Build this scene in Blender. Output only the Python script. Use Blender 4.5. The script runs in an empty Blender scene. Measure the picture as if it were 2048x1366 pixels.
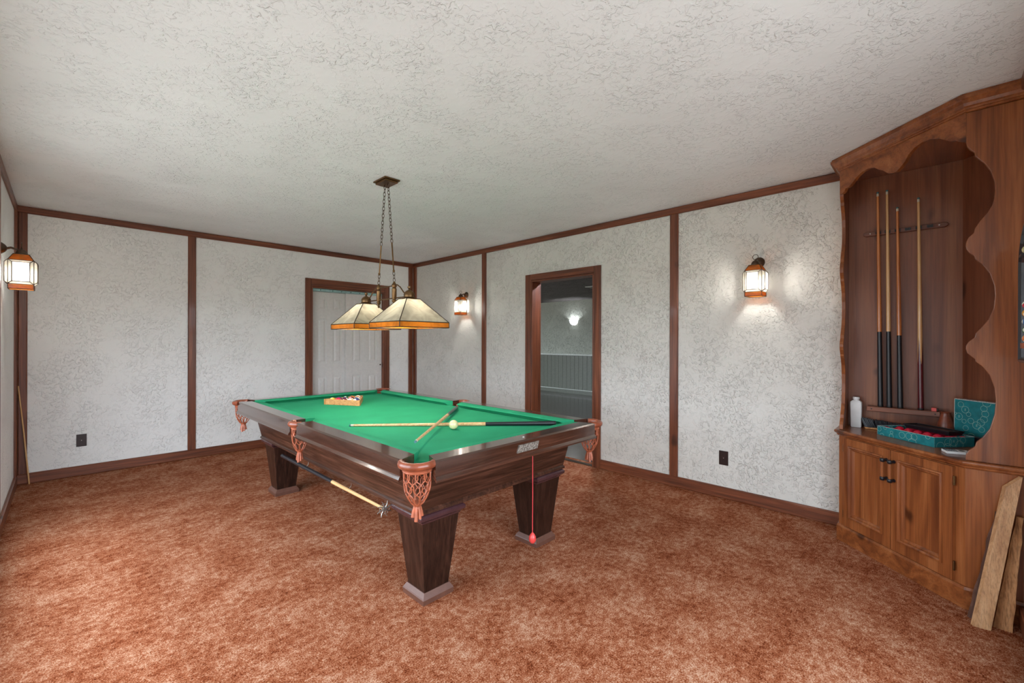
import bpy, bmesh, math, random
from mathutils import Vector, Matrix, noise as mnoise
random.seed(7)
PI = math.pi
S = bpy.context.scene
COL = S.collection

# ------------------------------------------------------------------ camera
cam = bpy.data.cameras.new('camera')
cam.sensor_width = 36.0
cam.lens = 873.889 * 36.0 / 2048.0
cam.shift_y = -0.0007
cam.clip_start = 0.02
camo = bpy.data.objects.new('camera', cam)
camo.location = (0, 0, 1.2695)
camo.rotation_euler = (PI / 2, -0.00258, math.radians(44.2555) - PI / 2)
COL.objects.link(camo)
S.camera = camo

# ------------------------------------------------------------------ world: overcast daylight, enters by two unseen windows added behind the camera
W = bpy.data.worlds.new('world')
S.world = W
W.use_nodes = True
SKY, GROUND = 7.6, 0.28                 # overcast sky, relative brightness of the ground outside
_t = W.node_tree
_tc = _t.nodes.new('ShaderNodeTexCoord'); _sp = _t.nodes.new('ShaderNodeSeparateXYZ'); _rp = _t.nodes.new('ShaderNodeValToRGB')
_t.links.new(_tc.outputs['Generated'], _sp.inputs[0]); _t.links.new(_sp.outputs[2], _rp.inputs[0])
_rp.color_ramp.elements[0].position = 0.0; _rp.color_ramp.elements[0].color = (GROUND, GROUND, GROUND * 0.98, 1)
_rp.color_ramp.elements[1].position = 0.06; _rp.color_ramp.elements[1].color = (0.83, 0.94, 1.06, 1)
_t.links.new(_rp.outputs[0], _t.nodes['Background'].inputs[0])
_t.nodes['Background'].inputs[1].default_value = SKY
S.view_settings.view_transform = 'Standard'
S.view_settings.look = 'None'
S.view_settings.gamma = 1.0
S.view_settings.use_curve_mapping = False
S.view_settings.exposure = 0.15

def portal(name, loc, rot, sx, sy):
    l = bpy.data.lights.new(name, 'AREA')
    l.shape = 'RECTANGLE'; l.size = sx; l.size_y = sy
    l.cycles.is_portal = True
    o = bpy.data.objects.new(name, l)
    o.location = loc; o.rotation_euler = rot
    COL.objects.link(o)
    return o
XR, YB, XL, YF, CH = 3.735, 5.748, -0.297, -0.28, 2.44
LW = (1.15, 4.14, 0.25, 1.92)      # added window in the left wall: y0 y1 z0 z1
FW = (-0.10, 2.25, 0.30, 2.05)      # added window in the front wall: x0 x1 z0 z1
portal('daylight_portal', (XL - 0.10, (LW[0] + LW[1]) / 2, (LW[2] + LW[3]) / 2), (0, -PI / 2, 0), LW[3] - LW[2], LW[1] - LW[0])
portal('daylight_portal', ((FW[0] + FW[1]) / 2, YF - 0.10, (FW[2] + FW[3]) / 2), (PI / 2, 0, 0), FW[1] - FW[0], FW[3] - FW[2])

BULB_SCONCE = 300.0
BULB_PENDANT = 440.0
BULB_NEXT = 130.0

# ------------------------------------------------------------------ helpers: mesh
def new():
    return bmesh.new()

def box(bm, x0, x1, y0, y1, z0, z1):
    v = [bm.verts.new(p) for p in ((x0,y0,z0),(x1,y0,z0),(x1,y1,z0),(x0,y1,z0),(x0,y0,z1),(x1,y0,z1),(x1,y1,z1),(x0,y1,z1))]
    for f in ((3,2,1,0),(4,5,6,7),(0,1,5,4),(1,2,6,5),(2,3,7,6),(3,0,4,7)):
        bm.faces.new([v[i] for i in f])
    return bm

def hexa(bm, a, b):
    """solid between two 4-corner loops"""
    va = [bm.verts.new(p) for p in a]; vb = [bm.verts.new(p) for p in b]
    bm.faces.new(va[::-1]); bm.faces.new(vb)
    n = len(va)
    for i in range(n):
        j = (i + 1) % n
        bm.faces.new((va[i], va[j], vb[j], vb[i]))
    return bm

def loft(bm, loops, caps=True, closed=False):
    L = [[bm.verts.new(p) for p in lp] for lp in loops]
    n = len(L[0])
    rng = range(len(L)) if closed else range(len(L) - 1)
    for k in rng:
        A, B = L[k], L[(k + 1) % len(L)]
        for i in range(n):
            j = (i + 1) % n
            bm.faces.new((A[i], A[j], B[j], B[i]))
    if caps and not closed:
        bm.faces.new(L[0][::-1]); bm.faces.new(L[-1])
    return bm

def prism(bm, pts, f, t0, t1):
    """extrude a 2-D outline; f(a,b,t) -> world"""
    return loft(bm, [[f(a, b, t0) for a, b in pts], [f(a, b, t1) for a, b in pts]])

def lathe(bm, prof, c=(0, 0, 0), n=20, axis='z'):
    loops = []
    for r, h in prof:
        lp = []
        for i in range(n):
            t = 2 * PI * i / n
            a, b = max(r, 1e-4) * math.cos(t), max(r, 1e-4) * math.sin(t)
            p = {'z': (a, b, h), 'x': (h, a, b), 'y': (b, h, a)}[axis]
            lp.append((c[0] + p[0], c[1] + p[1], c[2] + p[2]))
        loops.append(lp)
    return loft(bm, loops)

def tube(bm, pts, r, n=6, closed=False, flat=1.0):
    P = [Vector(p) for p in pts]
    R = r if isinstance(r, (list, tuple)) else [r] * len(P)
    m = len(P)
    up = None
    loops = []
    for i in range(m):
        if closed:
            d = P[(i + 1) % m] - P[i - 1]
        else:
            d = P[min(i + 1, m - 1)] - P[max(i - 1, 0)]
        d.normalize()
        if up is None:
            a = Vector((0, 0, 1)) if abs(d.z) < 0.9 else Vector((1, 0, 0))
            up = (a - d * a.dot(d)).normalized()
        else:
            up = (up - d * up.dot(d)).normalized()
        s = d.cross(up)
        loops.append([P[i] + (s * math.cos(2 * PI * k / n) + up * flat * math.sin(2 * PI * k / n)) * R[i] for k in range(n)])
    return loft(bm, loops, closed=closed)

def ring(bm, c, R, r, n=20, ax='y', m=6, sx=1.0, sz=1.0):
    pts = []
    for i in range(n):
        t = 2 * PI * i / n
        a, b = R * sx * math.cos(t), R * sz * math.sin(t)
        p = {'y': (a, 0, b), 'x': (0, a, b), 'z': (a, b, 0)}[ax]
        pts.append((c[0] + p[0], c[1] + p[1], c[2] + p[2]))
    return tube(bm, pts, r, m, closed=True)

def ball(bm, c, r, u=20, v=12):
    prof = [(r * math.sin(PI * i / v), -r * math.cos(PI * i / v)) for i in range(v + 1)]
    return lathe(bm, prof, c, u)

def link(name, bm, mat, parent=None, smooth=False, bevel=0.0, at=None):
    """one mesh object; vertices are given in world space, the origin goes to the parent's base (or to `at`)"""
    bmesh.ops.recalc_face_normals(bm, faces=bm.faces)
    me = bpy.data.meshes.new(name)
    o = bpy.data.objects.new(name, me)
    base = Vector((0, 0, 0))
    if at is not None:
        base = Vector(at)
    if parent is not None:
        base = Vector(parent['_base'])
    if base.length > 0:
        bmesh.ops.translate(bm, verts=bm.verts, vec=-base)
    if smooth:
        for f in bm.faces: f.smooth = True
    bm.to_mesh(me); bm.free()
    if smooth:
        me.set_sharp_from_angle(angle=math.radians(38))
    me.materials.append(mat)
    COL.objects.link(o)
    if parent is not None:
        o.parent = parent
        o['_base'] = tuple(base)
    else:
        o.location = base
        o['_base'] = tuple(base)
    if bevel > 0:
        md = o.modifiers.new('bevel', 'BEVEL'); md.width = bevel; md.segments = 2; md.limit_method = 'ANGLE'
    return o

def tag(o, label, cat, group=None):
    o['label'] = label; o['category'] = cat
    if group: o['group'] = group
    return o

def thing(name, loc, label, cat, group=None):
    o = bpy.data.objects.new(name, None)
    o.empty_display_size = 0.05
    o.location = loc; o['_base'] = tuple(loc)
    COL.objects.link(o)
    return tag(o, label, cat, group)

def structure(o, label=None):
    o['kind'] = 'structure'
    if label: o['label'] = label
    return o

# ------------------------------------------------------------------ helpers: materials
def lin(h):
    if isinstance(h, str):
        h = h.lstrip('#'); c = [int(h[i:i+2], 16) / 255 for i in (0, 2, 4)]
    else:
        c = [x / 255 for x in h]
    return tuple(x / 12.92 if x <= 0.04045 else ((x + 0.055) / 1.055) ** 2.4 for x in c) + (1.0,)

class NT:
    def __init__(s, name):
        s.m = bpy.data.materials.new(name); s.m.use_nodes = True
        s.t = s.m.node_tree; s.t.nodes.clear()
        s.out = s.n('ShaderNodeOutputMaterial')
    def n(s, typ, **kw):
        x = s.t.nodes.new(typ)
        for k, v in kw.items(): setattr(x, k, v)
        return x
    def l(s, a, b): s.t.links.new(a, b)
    def math(s, op, a, b=None, clamp=False):
        x = s.n('ShaderNodeMath', operation=op, use_clamp=clamp)
        for i, v in enumerate((a, b)):
            if v is None: continue
            if isinstance(v, (int, float)): x.inputs[i].default_value = v
            else: s.l(v, x.inputs[i])
        return x.outputs[0]
    def coords(s, scale=(1, 1, 1), rnd=0.0, kind='Object'):
        tc = s.n('ShaderNodeTexCoord'); mp = s.n('ShaderNodeMapping')
        mp.inputs['Scale'].default_value = scale
        src = tc.outputs[kind]
        if rnd:
            oi = s.n('ShaderNodeObjectInfo')
            k = s.math('MULTIPLY', oi.outputs['Random'], rnd)
            va = s.n('ShaderNodeVectorMath', operation='ADD')
            s.l(src, va.inputs[0]); s.l(k, va.inputs[1]); src = va.outputs[0]
        s.l(src, mp.inputs[0])
        return mp.outputs[0]
    def noise(s, vec, scale, detail=3, rough=0.5, dist=0.0):
        x = s.n('ShaderNodeTexNoise')
        x.inputs['Scale'].default_value = scale; x.inputs['Detail'].default_value = detail
        x.inputs['Roughness'].default_value = rough; x.inputs['Distortion'].default_value = dist
        s.l(vec, x.inputs['Vector']); return x.outputs['Fac']
    def ramp(s, fac, stops):
        x = s.n('ShaderNodeValToRGB'); e = x.color_ramp.elements
        while len(e) < len(stops): e.new(0.5)
        for i, (p, c) in enumerate(stops):
            e[i].position = p; e[i].color = c if len(c) == 4 else tuple(c) + (1,)
        s.l(fac, x.inputs[0]); return x.outputs[0]
    def mixc(s, fac, a, b, mode='MIX'):
        x = s.n('ShaderNodeMix', data_type='RGBA', blend_type=mode)
        for sock, v in ((x.inputs[0], fac), (x.inputs[6], a), (x.inputs[7], b)):
            if isinstance(v, (int, float)): sock.default_value = v
            elif isinstance(v, tuple): sock.default_value = v
            else: s.l(v, sock)
        return x.outputs[2]
    def smooth(s, v, lo, hi):
        x = s.n('ShaderNodeMapRange', interpolation_type='SMOOTHSTEP')
        x.inputs[1].default_value = lo; x.inputs[2].default_value = hi
        s.l(v, x.inputs[0]); return x.outputs[0]
    def bump(s, h, strength, dist):
        x = s.n('ShaderNodeBump'); x.inputs['Strength'].default_value = strength; x.inputs['Distance'].default_value = dist
        s.l(h, x.inputs['Height']); return x.outputs[0]
    def bsdf(s, color, rough=0.5, metal=0.0, normal=None, spec=0.5, coat=0.0, coat_rough=0.1):
        b = s.n('ShaderNodeBsdfPrincipled')
        for k, v in (('Base Color', color), ('Roughness', rough), ('Metallic', metal), ('Specular IOR Level', spec), ('Coat Weight', coat), ('Coat Roughness', coat_rough)):
            if isinstance(v, (int, float, tuple)): b.inputs[k].default_value = v
            else: s.l(v, b.inputs[k])
        if normal is not None: s.l(normal, b.inputs['Normal'])
        s.l(b.outputs[0], s.out.inputs[0]); return b

def plain(name, col, rough=0.5, metal=0.0, spec=0.5, coat=0.0, var=0.06):
    t = NT(name); v = t.coords((1, 1, 1), 7.0)
    n = t.noise(v, 35, 3)
    c = lin(col)
    lo = tuple(x * (1 - var * 2) for x in c[:3]) + (1,); hi = tuple(min(1, x * (1 + var * 2)) for x in c[:3]) + (1,)
    t.bsdf(t.ramp(n, [(0.3, lo), (0.7, hi)]), rough, metal, None, spec, coat)
    return t.m

def wood(name, dark, mid, light, axis, rough=0.4, knots=0.0, cross=22.0, along=1.3, fine=140.0, coat=0.0, spec=0.5, bumps=0.15, pores=0.35):
    t = NT(name)
    k = 'xyz'.index(axis)
    sc = [cross] * 3; sc[k] = along
    v = t.coords(tuple(sc), 9.0)
    n1 = t.noise(v, 1.0, 5, 0.55, 0.9)
    sf = [fine] * 3; sf[k] = fine / 40
    vf = t.coords(tuple(sf), 5.0)
    n2 = t.noise(vf, 1.0, 3, 0.6)
    col = t.ramp(n1, [(0.28, lin(dark)), (0.52, lin(mid)), (0.75, lin(light))])
    por = t.smooth(n2, 0.35, 0.55)
    col = t.mixc(t.math('MULTIPLY', t.math('SUBTRACT', 1.0, por), pores), col, tuple(x * 0.35 for x in lin(dark)[:3]) + (1,))
    if knots > 0:
        sk = [5.5] * 3; sk[k] = 3.0
        vk = t.coords(tuple(sk), 11.0)
        nz = t.n('ShaderNodeTexNoise'); nz.inputs['Scale'].default_value = 2.0
        t.l(vk, nz.inputs['Vector'])
        va = t.n('ShaderNodeVectorMath', operation='MULTIPLY_ADD')
        t.l(nz.outputs['Color'], va.inputs[0]); va.inputs[1].default_value = (0.25, 0.25, 0.25); t.l(vk, va.inputs[2])
        vo = t.n('ShaderNodeTexVoronoi'); vo.inputs['Scale'].default_value = 0.75
        t.l(va.outputs[0], vo.inputs['Vector'])
        kn = t.smooth(vo.outputs['Distance'], 0.16, 0.07)
        col = t.mixc(t.math('MULTIPLY', kn, knots), col, tuple(x * 0.4 for x in lin(dark)[:3]) + (1,))
    nb = t.bump(n2, bumps, 0.002)
    t.bsdf(col, rough, 0, nb, spec, coat, 0.08)
    return t.m

def stucco(name, col, fleck=30.0, strength=0.7, dist=0.006, mask_lo=0.42, mask_hi=0.58):
    t = NT(name)
    v = t.coords((1, 1, 1))
    n1 = t.noise(v, 4.5, 3, 0.55, 0.2)
    n2 = t.noise(v, fleck, 3, 0.5, 0.7)
    n3 = t.noise(v, fleck * 2.3, 2, 0.5, 0.4)
    mask = t.smooth(n1, mask_lo, mask_hi)
    chips = t.smooth(n2, 0.53, 0.60)
    bits = t.smooth(n3, 0.55, 0.65)
    h = t.math('MULTIPLY', mask, t.math('ADD', chips, t.math('MULTIPLY', bits, 0.35)))
    fine = t.noise(v, 9, 2)
    h = t.math('ADD', h, t.math('MULTIPLY', fine, 0.5))
    c = lin(col)
    cc = t.ramp(t.noise(v, 2.5, 3), [(0.3, tuple(x * 0.95 for x in c[:3]) + (1,)), (0.7, c)])
    t.bsdf(cc, 0.75, 0, t.bump(h, strength, dist), 0.3)
    return t.m

def carpet():
    t = NT('carpet_rust')
    v = t.coords((1, 1, 1))
    a = t.noise(v, 5.0, 4, 0.6, 0.1)
    b = t.noise(v, 34, 4, 0.65, 0.1)
    c = t.noise(v, 170, 3, 0.75, 0.0)
    s = t.math('ADD', t.math('ADD', t.math('MULTIPLY', a, 0.48), t.math('MULTIPLY', b, 0.70)), t.math('MULTIPLY', c, 1.25))
    s = t.math('SUBTRACT', s, 0.730)
    col = t.ramp(s, [(0.22, lin('501c0b')), (0.40, lin('8d4a2b')), (0.54, lin('a76b4d')), (0.72, lin('cca387'))])
    h = t.math('ADD', t.math('MULTIPLY', b, 0.6), c)
    t.bsdf(col, 0.95, 0, t.bump(h, 0.8, 0.010), 0.05)
    return t.m

def felt():
    t = NT('felt_green')
    v = t.coords((1, 1, 1))
    n = t.noise(v, 600, 2); n2 = t.noise(v, 4, 4)
    s = t.math('ADD', t.math('MULTIPLY', n, 0.4), t.math('MULTIPLY', n2, 0.6))
    col = t.ramp(s, [(0.35, lin('25875f')), (0.65, lin('2e986d'))])
    t.bsdf(col, 0.9, 0, t.bump(n, 0.15, 0.001), 0.1)
    return t.m

def pane(name, col, transp, trans, tcol=None, tmul=1.0):
    """art glass sheet: clear part lets the bulb through, the rest scatters"""
    t = NT(name)
    v = t.coords((1, 1, 1), 6.0)
    n = t.noise(v, 9, 3, 0.5, 2.0)
    c = lin(col)
    cc = t.ramp(n, [(0.35, tuple(x * 0.72 for x in c[:3]) + (1,)), (0.6, c)])
    ct = t.mixc(1.0, cc, (tmul, tmul, tmul, 1), 'MULTIPLY')
    tr = t.n('ShaderNodeBsdfTranslucent'); t.l(ct, tr.inputs[0])
    df = t.n('ShaderNodeBsdfDiffuse'); t.l(cc, df.inputs[0])
    m1 = t.n('ShaderNodeMixShader'); m1.inputs[0].default_value = trans
    t.l(df.outputs[0], m1.inputs[1]); t.l(tr.outputs[0], m1.inputs[2])
    tp = t.n('ShaderNodeBsdfTransparent'); tp.inputs[0].default_value = lin(tcol) if tcol else (1, 1, 1, 1)
    m2 = t.n('ShaderNodeMixShader'); m2.inputs[0].default_value = transp
    t.l(m1.outputs[0], m2.inputs[1]); t.l(tp.outputs[0], m2.inputs[2])
    gl = t.n('ShaderNodeBsdfGlossy'); gl.inputs['Roughness'].default_value = 0.12
    m3 = t.n('ShaderNodeMixShader'); m3.inputs[0].default_value = 0.05
    t.l(m2.outputs[0], m3.inputs[1]); t.l(gl.outputs[0], m3.inputs[2])
    t.l(m3.outputs[0], t.out.inputs[0])
    return t.m

def glow(name, col, strength):
    t = NT(name)
    v = t.coords((1, 1, 1)); n = t.noise(v, 5, 1)
    e = t.n('ShaderNodeEmission')
    t.l(t.ramp(n, [(0, lin(col)), (1, lin(col))]), e.inputs[0]); e.inputs[1].default_value = strength
    t.l(e.outputs[0], t.out.inputs[0])
    return t.m

M = {}
M['wall'] = stucco('stucco_wall', 'f3f3f0', 32, 0.70, 0.009, 0.28, 0.66)
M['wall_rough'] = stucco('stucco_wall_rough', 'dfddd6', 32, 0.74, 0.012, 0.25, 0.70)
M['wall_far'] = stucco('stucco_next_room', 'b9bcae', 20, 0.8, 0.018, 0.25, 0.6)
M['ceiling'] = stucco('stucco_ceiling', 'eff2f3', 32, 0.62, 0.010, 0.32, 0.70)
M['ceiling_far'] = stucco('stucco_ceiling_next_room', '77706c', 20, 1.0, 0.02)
M['carpet'] = carpet()
M['felt'] = felt()
for a in 'xyz':
    M['trim_' + a] = wood('trim_wood_' + a, '4c2513', '774026', '935434', a, 0.42, 0.85, 26, 1.1, 150, 0.15)
    M['oak_' + a] = wood('table_oak_' + a, *(('170b08', '2c1912', '462b21') if a == 'z' else ('241209', '43281d', '633f30')), a, 0.32, 0.0, 34, 1.6, 200, 0.08, 0.45, 0.12, 0.6)
    M['rail_' + a] = wood('rail_oak_' + a, '2b1912', '44291f', '58382b', a, 0.18, 0.0, 34, 1.6, 200, 1.0, 1.0, 0.06, 0.55)
    M['pine_' + a] = wood('cabinet_pine_' + a, '65321a', '92532b', 'ab6a3e', a, 0.32, 0.9, 15, 0.9, 130, 0.22, 0.4, 0.06, 0.25)
M['pine_back'] = wood('cabinet_back_pine', '5c3020', '7f4a32', '966040', 'z', 0.32, 0.85, 9, 0.7, 110, 0.12, 0.4, 0.05, 0.2)
M['foot'] = plain('foot_brown', '614034', 0.4)
M['cap'] = plain('leg_cap_dark', '41282b', 0.25, 0, 0.5, 0.3)
M['leather'] = plain('pocket_leather', 'a65a3d', 0.42, 0, 0.5, 0.1, 0.14)
M['lip'] = plain('pocket_lip_leather', '84422a', 0.3, 0, 0.5, 0.3, 0.12)
M['brass'] = plain('antique_brass', '75593a', 0.32, 0.9, 0.5, 0, 0.15)
M['bronze'] = plain('dark_bronze', '5b4a3c', 0.38, 0.8)
M['came'] = plain('lead_came', '3a2c20', 0.5, 0.4)
M['cream_glass'] = pane('cream_glass', 'f3e6c6', 0.0, 0.55, None, 0.062)
M['amber_glass'] = pane('amber_glass', 'e8892c', 0.0, 0.6, 'f0a050', 0.11)
M['clear_glass'] = pane('seeded_glass', 'ffffff', 0.75, 0.9, None, 0.65)
M['strip_glass'] = pane('bevel_strip_glass', 'fff6e2', 0.05, 0.8, None, 0.10)
M['amber_clear'] = pane('amber_lantern_glass', 'e8842a', 0.22, 0.7, 'e88a30', 0.045)
M['bulb_sconce'] = glow('sconce_bulb_glow', 'fff9f0', BULB_SCONCE)
M['bulb_pendant'] = glow('pendant_bulb_glow', 'fff7ec', BULB_PENDANT)
M['white_door'] = plain('white_door_paint', 'dcdad6', 0.45, 0, 0.4, 0, 0.02)
M['teal_track'] = plain('door_track_teal', '9fc4c2', 0.4, 0.3)
M['outlet'] = plain('outlet_brown', '2c1c1a', 0.35)
M['dark'] = plain('dark_slot', '0c0a09', 0.6)
M['black'] = plain('black_plastic', '15151a', 0.35)
M['blackwrap'] = plain('black_cue_wrap', '16161b', 0.4, 0, 0.5, 0.2)
M['steel'] = plain('nickel', 'b9b5ae', 0.3, 0.9)
M['plaque'] = None
M['white'] = plain('white_plastic', 'dcdad8', 0.4, 0, 0.5, 0, 0.02)
M['ivory'] = plain('ivory_ball', 'dcd29c', 0.18, 0, 0.5, 0.4, 0.12)
M['red'] = plain('red_ball', 'd0213c', 0.15, 0, 0.5, 0.5)
M['redcord'] = plain('red_cord', 'd03c40', 0.5)
M['redplastic'] = plain('red_plastic', 'd8433f', 0.35, 0, 0.5, 0.2)
M['chalk'] = plain('pink_chalk', 'd9625c', 0.8)
M['shaker'] = plain('brown_leather_bottle', '7a3a22', 0.4, 0, 0.5, 0.1, 0.12)
M['rackwood'] = wood('triangle_wood', 'a56b35', 'c98d52', 'dba468', 'x', 0.4, 0, 60, 6, 300)
for a in 'xyz':
    M['maple_' + a] = wood('cue_maple_' + a, 'c58a55', 'dcb07c', 'e8c592', a, 0.25, 0, 90, 3, 400, 0.3, 0.5, 0.02, 0.1)
    M['ash_' + a] = wood('cue_ash_' + a, 'a95f30', 'c67a45', 'd88f58', a, 0.25, 0, 90, 3, 400, 0.3, 0.5, 0.02, 0.15)
    M['rosewood_' + a] = wood('cue_rosewood_' + a, '3c0c12', '5a141c', '6e1c24', a, 0.25, 0, 60, 3, 300, 0.3)
M['board_light'] = wood('board_light_pine', 'a3744e', 'c29468', 'd0a67c', 'z', 0.6, 0.2, 40, 2.5, 240)
M['board_dark'] = wood('board_dark_walnut', '4a3022', '67463a', '7a5748', 'z', 0.6, 0.0, 40, 2.5, 240)
M['board_rough'] = wood('board_rough_sawn', '6b3f22', 'b07c50', 'c49468', 'z', 0.75, 0.9, 30, 3.5, 160, 0, 0.3, 0.5, 0.4)
M['floor_next'] = wood('next_room_floor', '4a403b', '5c514b', '6b605a', 'y', 0.2, 0, 20, 1.0, 120, 0.2)
M['wainscot'] = plain('grey_green_paint', '6a6c60', 0.45)
M['white_trim'] = plain('white_trim_paint', 'd5d8cf', 0.45)
M['navy'] = plain('navy_print', '22405c', 0.5)
M['paper'] = plain('white_paper', 'e4e4e2', 0.6, 0, 0.3, 0, 0.02)
M['mirror'] = plain('smoked_mirror', '9a968e', 0.05, 1.0)
M['frameblack'] = plain('rack_frame_dark', '2b2a30', 0.3, 0, 0.5, 0.3)
M['tip'] = plain('cue_tip', '3e6a6c', 0.8)
M['ferrule'] = plain('cue_ferrule', 'c9bda6', 0.35)

# ================================================================== THE ROOM
T = 0.12
def wall_with_hole(name, mat, f, a0, a1, z0, z1, holes):
    """f(a, z, t) -> world; holes: (a0,a1,z0,z1); t: 0 at the room face .. 1 at the outside"""
    bm = new()
    holes = sorted(holes)
    cuts = [a0]
    def slab(p, q, r, s):
        if q - p < 1e-4 or s - r < 1e-4: return
        loft(bm, [[f(p, r, 0), f(q, r, 0), f(q, s, 0), f(p, s, 0)], [f(p, r, 1), f(q, r, 1), f(q, s, 1), f(p, s, 1)]])
    x = a0
    for h in holes:
        slab(x, h[0], z0, z1)
        slab(h[0], h[1], z0, h[2]); slab(h[0], h[1], h[3], z1)
        x = h[1]
    slab(x, a1, z0, z1)
    o = link(name, bm, mat)
    return structure(o)

bm = new(); box(bm, XL - T, XR + T, YF - T, YB + 0.75, -0.06, 0.0)
structure(link('floor', bm, M['carpet']), 'rust and beige mottled carpet')
bm = new(); box(bm, XL - T, XR + T, YF - T, YB + 0.75, CH, CH + 0.06)
structure(link('ceiling', bm, M['ceiling']), 'off-white textured stucco ceiling')
DR = (2.475, 3.322, 0.0, 1.955)      # doorway in the right wall
DC = (2.209, 3.238, 0.0, 1.962)      # closet in the back wall
wall_with_hole('wall_back', M['wall'], lambda a, z, t: (a, YB + t * T, z), XL - T, XR + T, 0, CH, [DC])
wall_with_hole('wall_right', M['wall_rough'], lambda a, z, t: (XR + t * T, a, z), YF - T, YB, 0, CH, [DR])
wall_with_hole('wall_left', M['wall'], lambda a, z, t: (XL - t * T, a, z), YF - T, YB, 0, CH, [LW])
wall_with_hole('wall_front', M['wall'], lambda a, z, t: (a, YF - t * T, z), XL, XR, 0, CH, [FW])
bm = new(); box(bm, DC[0] - 0.3, DC[1] + 0.3, YB + 0.62, YB + 0.70, 0, CH)
box(bm, DC[0] - 0.34, DC[0] - 0.3, YB + T, YB + 0.62, 0, CH); box(bm, DC[1] + 0.3, DC[1] + 0.34, YB + T, YB + 0.62, 0, CH)
structure(link('wall_closet', bm, M['wall']))

# hewn trim boards -------------------------------------------------
def hewn(name, axis, lo, hi, c0, w0, w1, face, thick, mat, wob=0.004, front_sign=-1, wdir='z'):
    """board along `axis` from lo to hi; its width runs along wdir (w0..w1), its face stands `thick` off the wall at coordinate face"""
    n = max(6, int((hi - lo) / 0.06))
    seed = random.random() * 50
    loops = []
    for i in range(n + 1):
        s = lo + (hi - lo) * i / n
        e0 = wob * mnoise.noise(Vector((s * 5, seed, 0))); e1 = wob * mnoise.noise(Vector((s * 5, seed + 9, 0)))
        ch = 0.005 + 0.004 * abs(mnoise.noise(Vector((s * 7, seed + 20, 0))))
        f0, f1 = face, face + front_sign * thick
        fc = f1 - front_sign * ch
        prof = [(w0, f0), (w0, fc + 0), (w0 + ch + e0, f1), (w1 - ch + e1, f1), (w1, fc), (w1, f0)]
        lp = []
        for w, f in prof:
            if axis == 'x': p = (s, f, w)
            elif axis == 'y': p = (f, s, w)
            else: p = (w, f, s) if wdir == 'x' else (f, w, s)
            lp.append(p)
        loops.append(lp)
    bm = new(); loft(bm, loops)
    return link(name, bm, mat)

TH = 0.017
CB, BT = 2.378, 0.092                 # crown underside, baseboard top
tn = [0]
def trim(label=None, **k):
    tn[0] += 1
    return structure(hewn('trim_%d' % tn[0], **k), label)
g = 0.002
trim(axis='x', lo=XL + TH, hi=XR - TH, c0=0, w0=CB, w1=CH - g, face=YB - 0.001, thick=TH, mat=M['trim_x'])
trim(axis='y', lo=0.472, hi=YB - 0.001, c0=0, w0=CB, w1=CH - g, face=XR - 0.001, thick=TH, mat=M['trim_y'])
trim(axis='y', lo=YF + 0.002, hi=YB - 0.001, c0=0, w0=CB, w1=CH - g, face=XL + 0.001, thick=TH, mat=M['trim_y'], front_sign=1)
trim(axis='x', lo=XL + 0.03, hi=2.945, c0=0, w0=CB, w1=CH - g, face=YF + 0.001, thick=TH, mat=M['trim_x'], front_sign=1)
def post_back(x0, x1): trim(axis='z', lo=BT, hi=CB, c0=0, w0=x0, w1=x1, face=YB - 0.001, thick=TH, mat=M['trim_z'], wdir='x')
def post_right(y0, y1): trim(axis='z', lo=BT, hi=CB, c0=0, w0=y0, w1=y1, face=XR - 0.001, thick=TH, mat=M['trim_z'], wdir='y')
def post_left(y0, y1): trim(axis='z', lo=BT, hi=CB, c0=0, w0=y0, w1=y1, face=XL + 0.001, thick=TH, mat=M['trim_z'], wdir='y', front_sign=1)
post_back(XL + TH + 0.002, -0.222); post_back(0.927, 0.998); post_back(3.645, XR - TH - 0.002)
post_right(5.655, YB - TH); post_right(4.092, 4.168); post_right(1.617, 1.690)
post_left(5.655, YB - 0.003); post_left(4.20, 4.275)
def base(nm, **k): return structure(hewn(nm, **k))
base('baseboard_back', axis='x', lo=XL + TH, hi=2.132, c0=0, w0=0.0, w1=BT, face=YB - 0.001, thick=TH, mat=M['trim_x'])
base('baseboard_back_corner', axis='x', lo=3.320, hi=XR - TH, c0=0, w0=0.0, w1=BT, face=YB - 0.001, thick=TH, mat=M['trim_x'])
base('baseboard_right', axis='y', lo=0.475, hi=2.396, c0=0, w0=0.0, w1=BT, face=XR - 0.001, thick=TH, mat=M['trim_y'], wob=0.008)
base('baseboard_right_far', axis='y', lo=3.411, hi=YB - 0.001, c0=0, w0=0.0, w1=BT, face=XR - 0.001, thick=TH, mat=M['trim_y'])
base('baseboard_left', axis='y', lo=YF + 0.002, hi=YB - 0.001, c0=0, w0=0.0, w1=BT, face=XL + 0.001, thick=TH, mat=M['trim_y'], front_sign=1, wob=0.007)
base('baseboard_front', axis='x', lo=XL + 0.03, hi=2.975, c0=0, w0=0.0, w1=BT, face=YF + 0.001, thick=TH, mat=M['trim_x'], front_sign=1)

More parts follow.
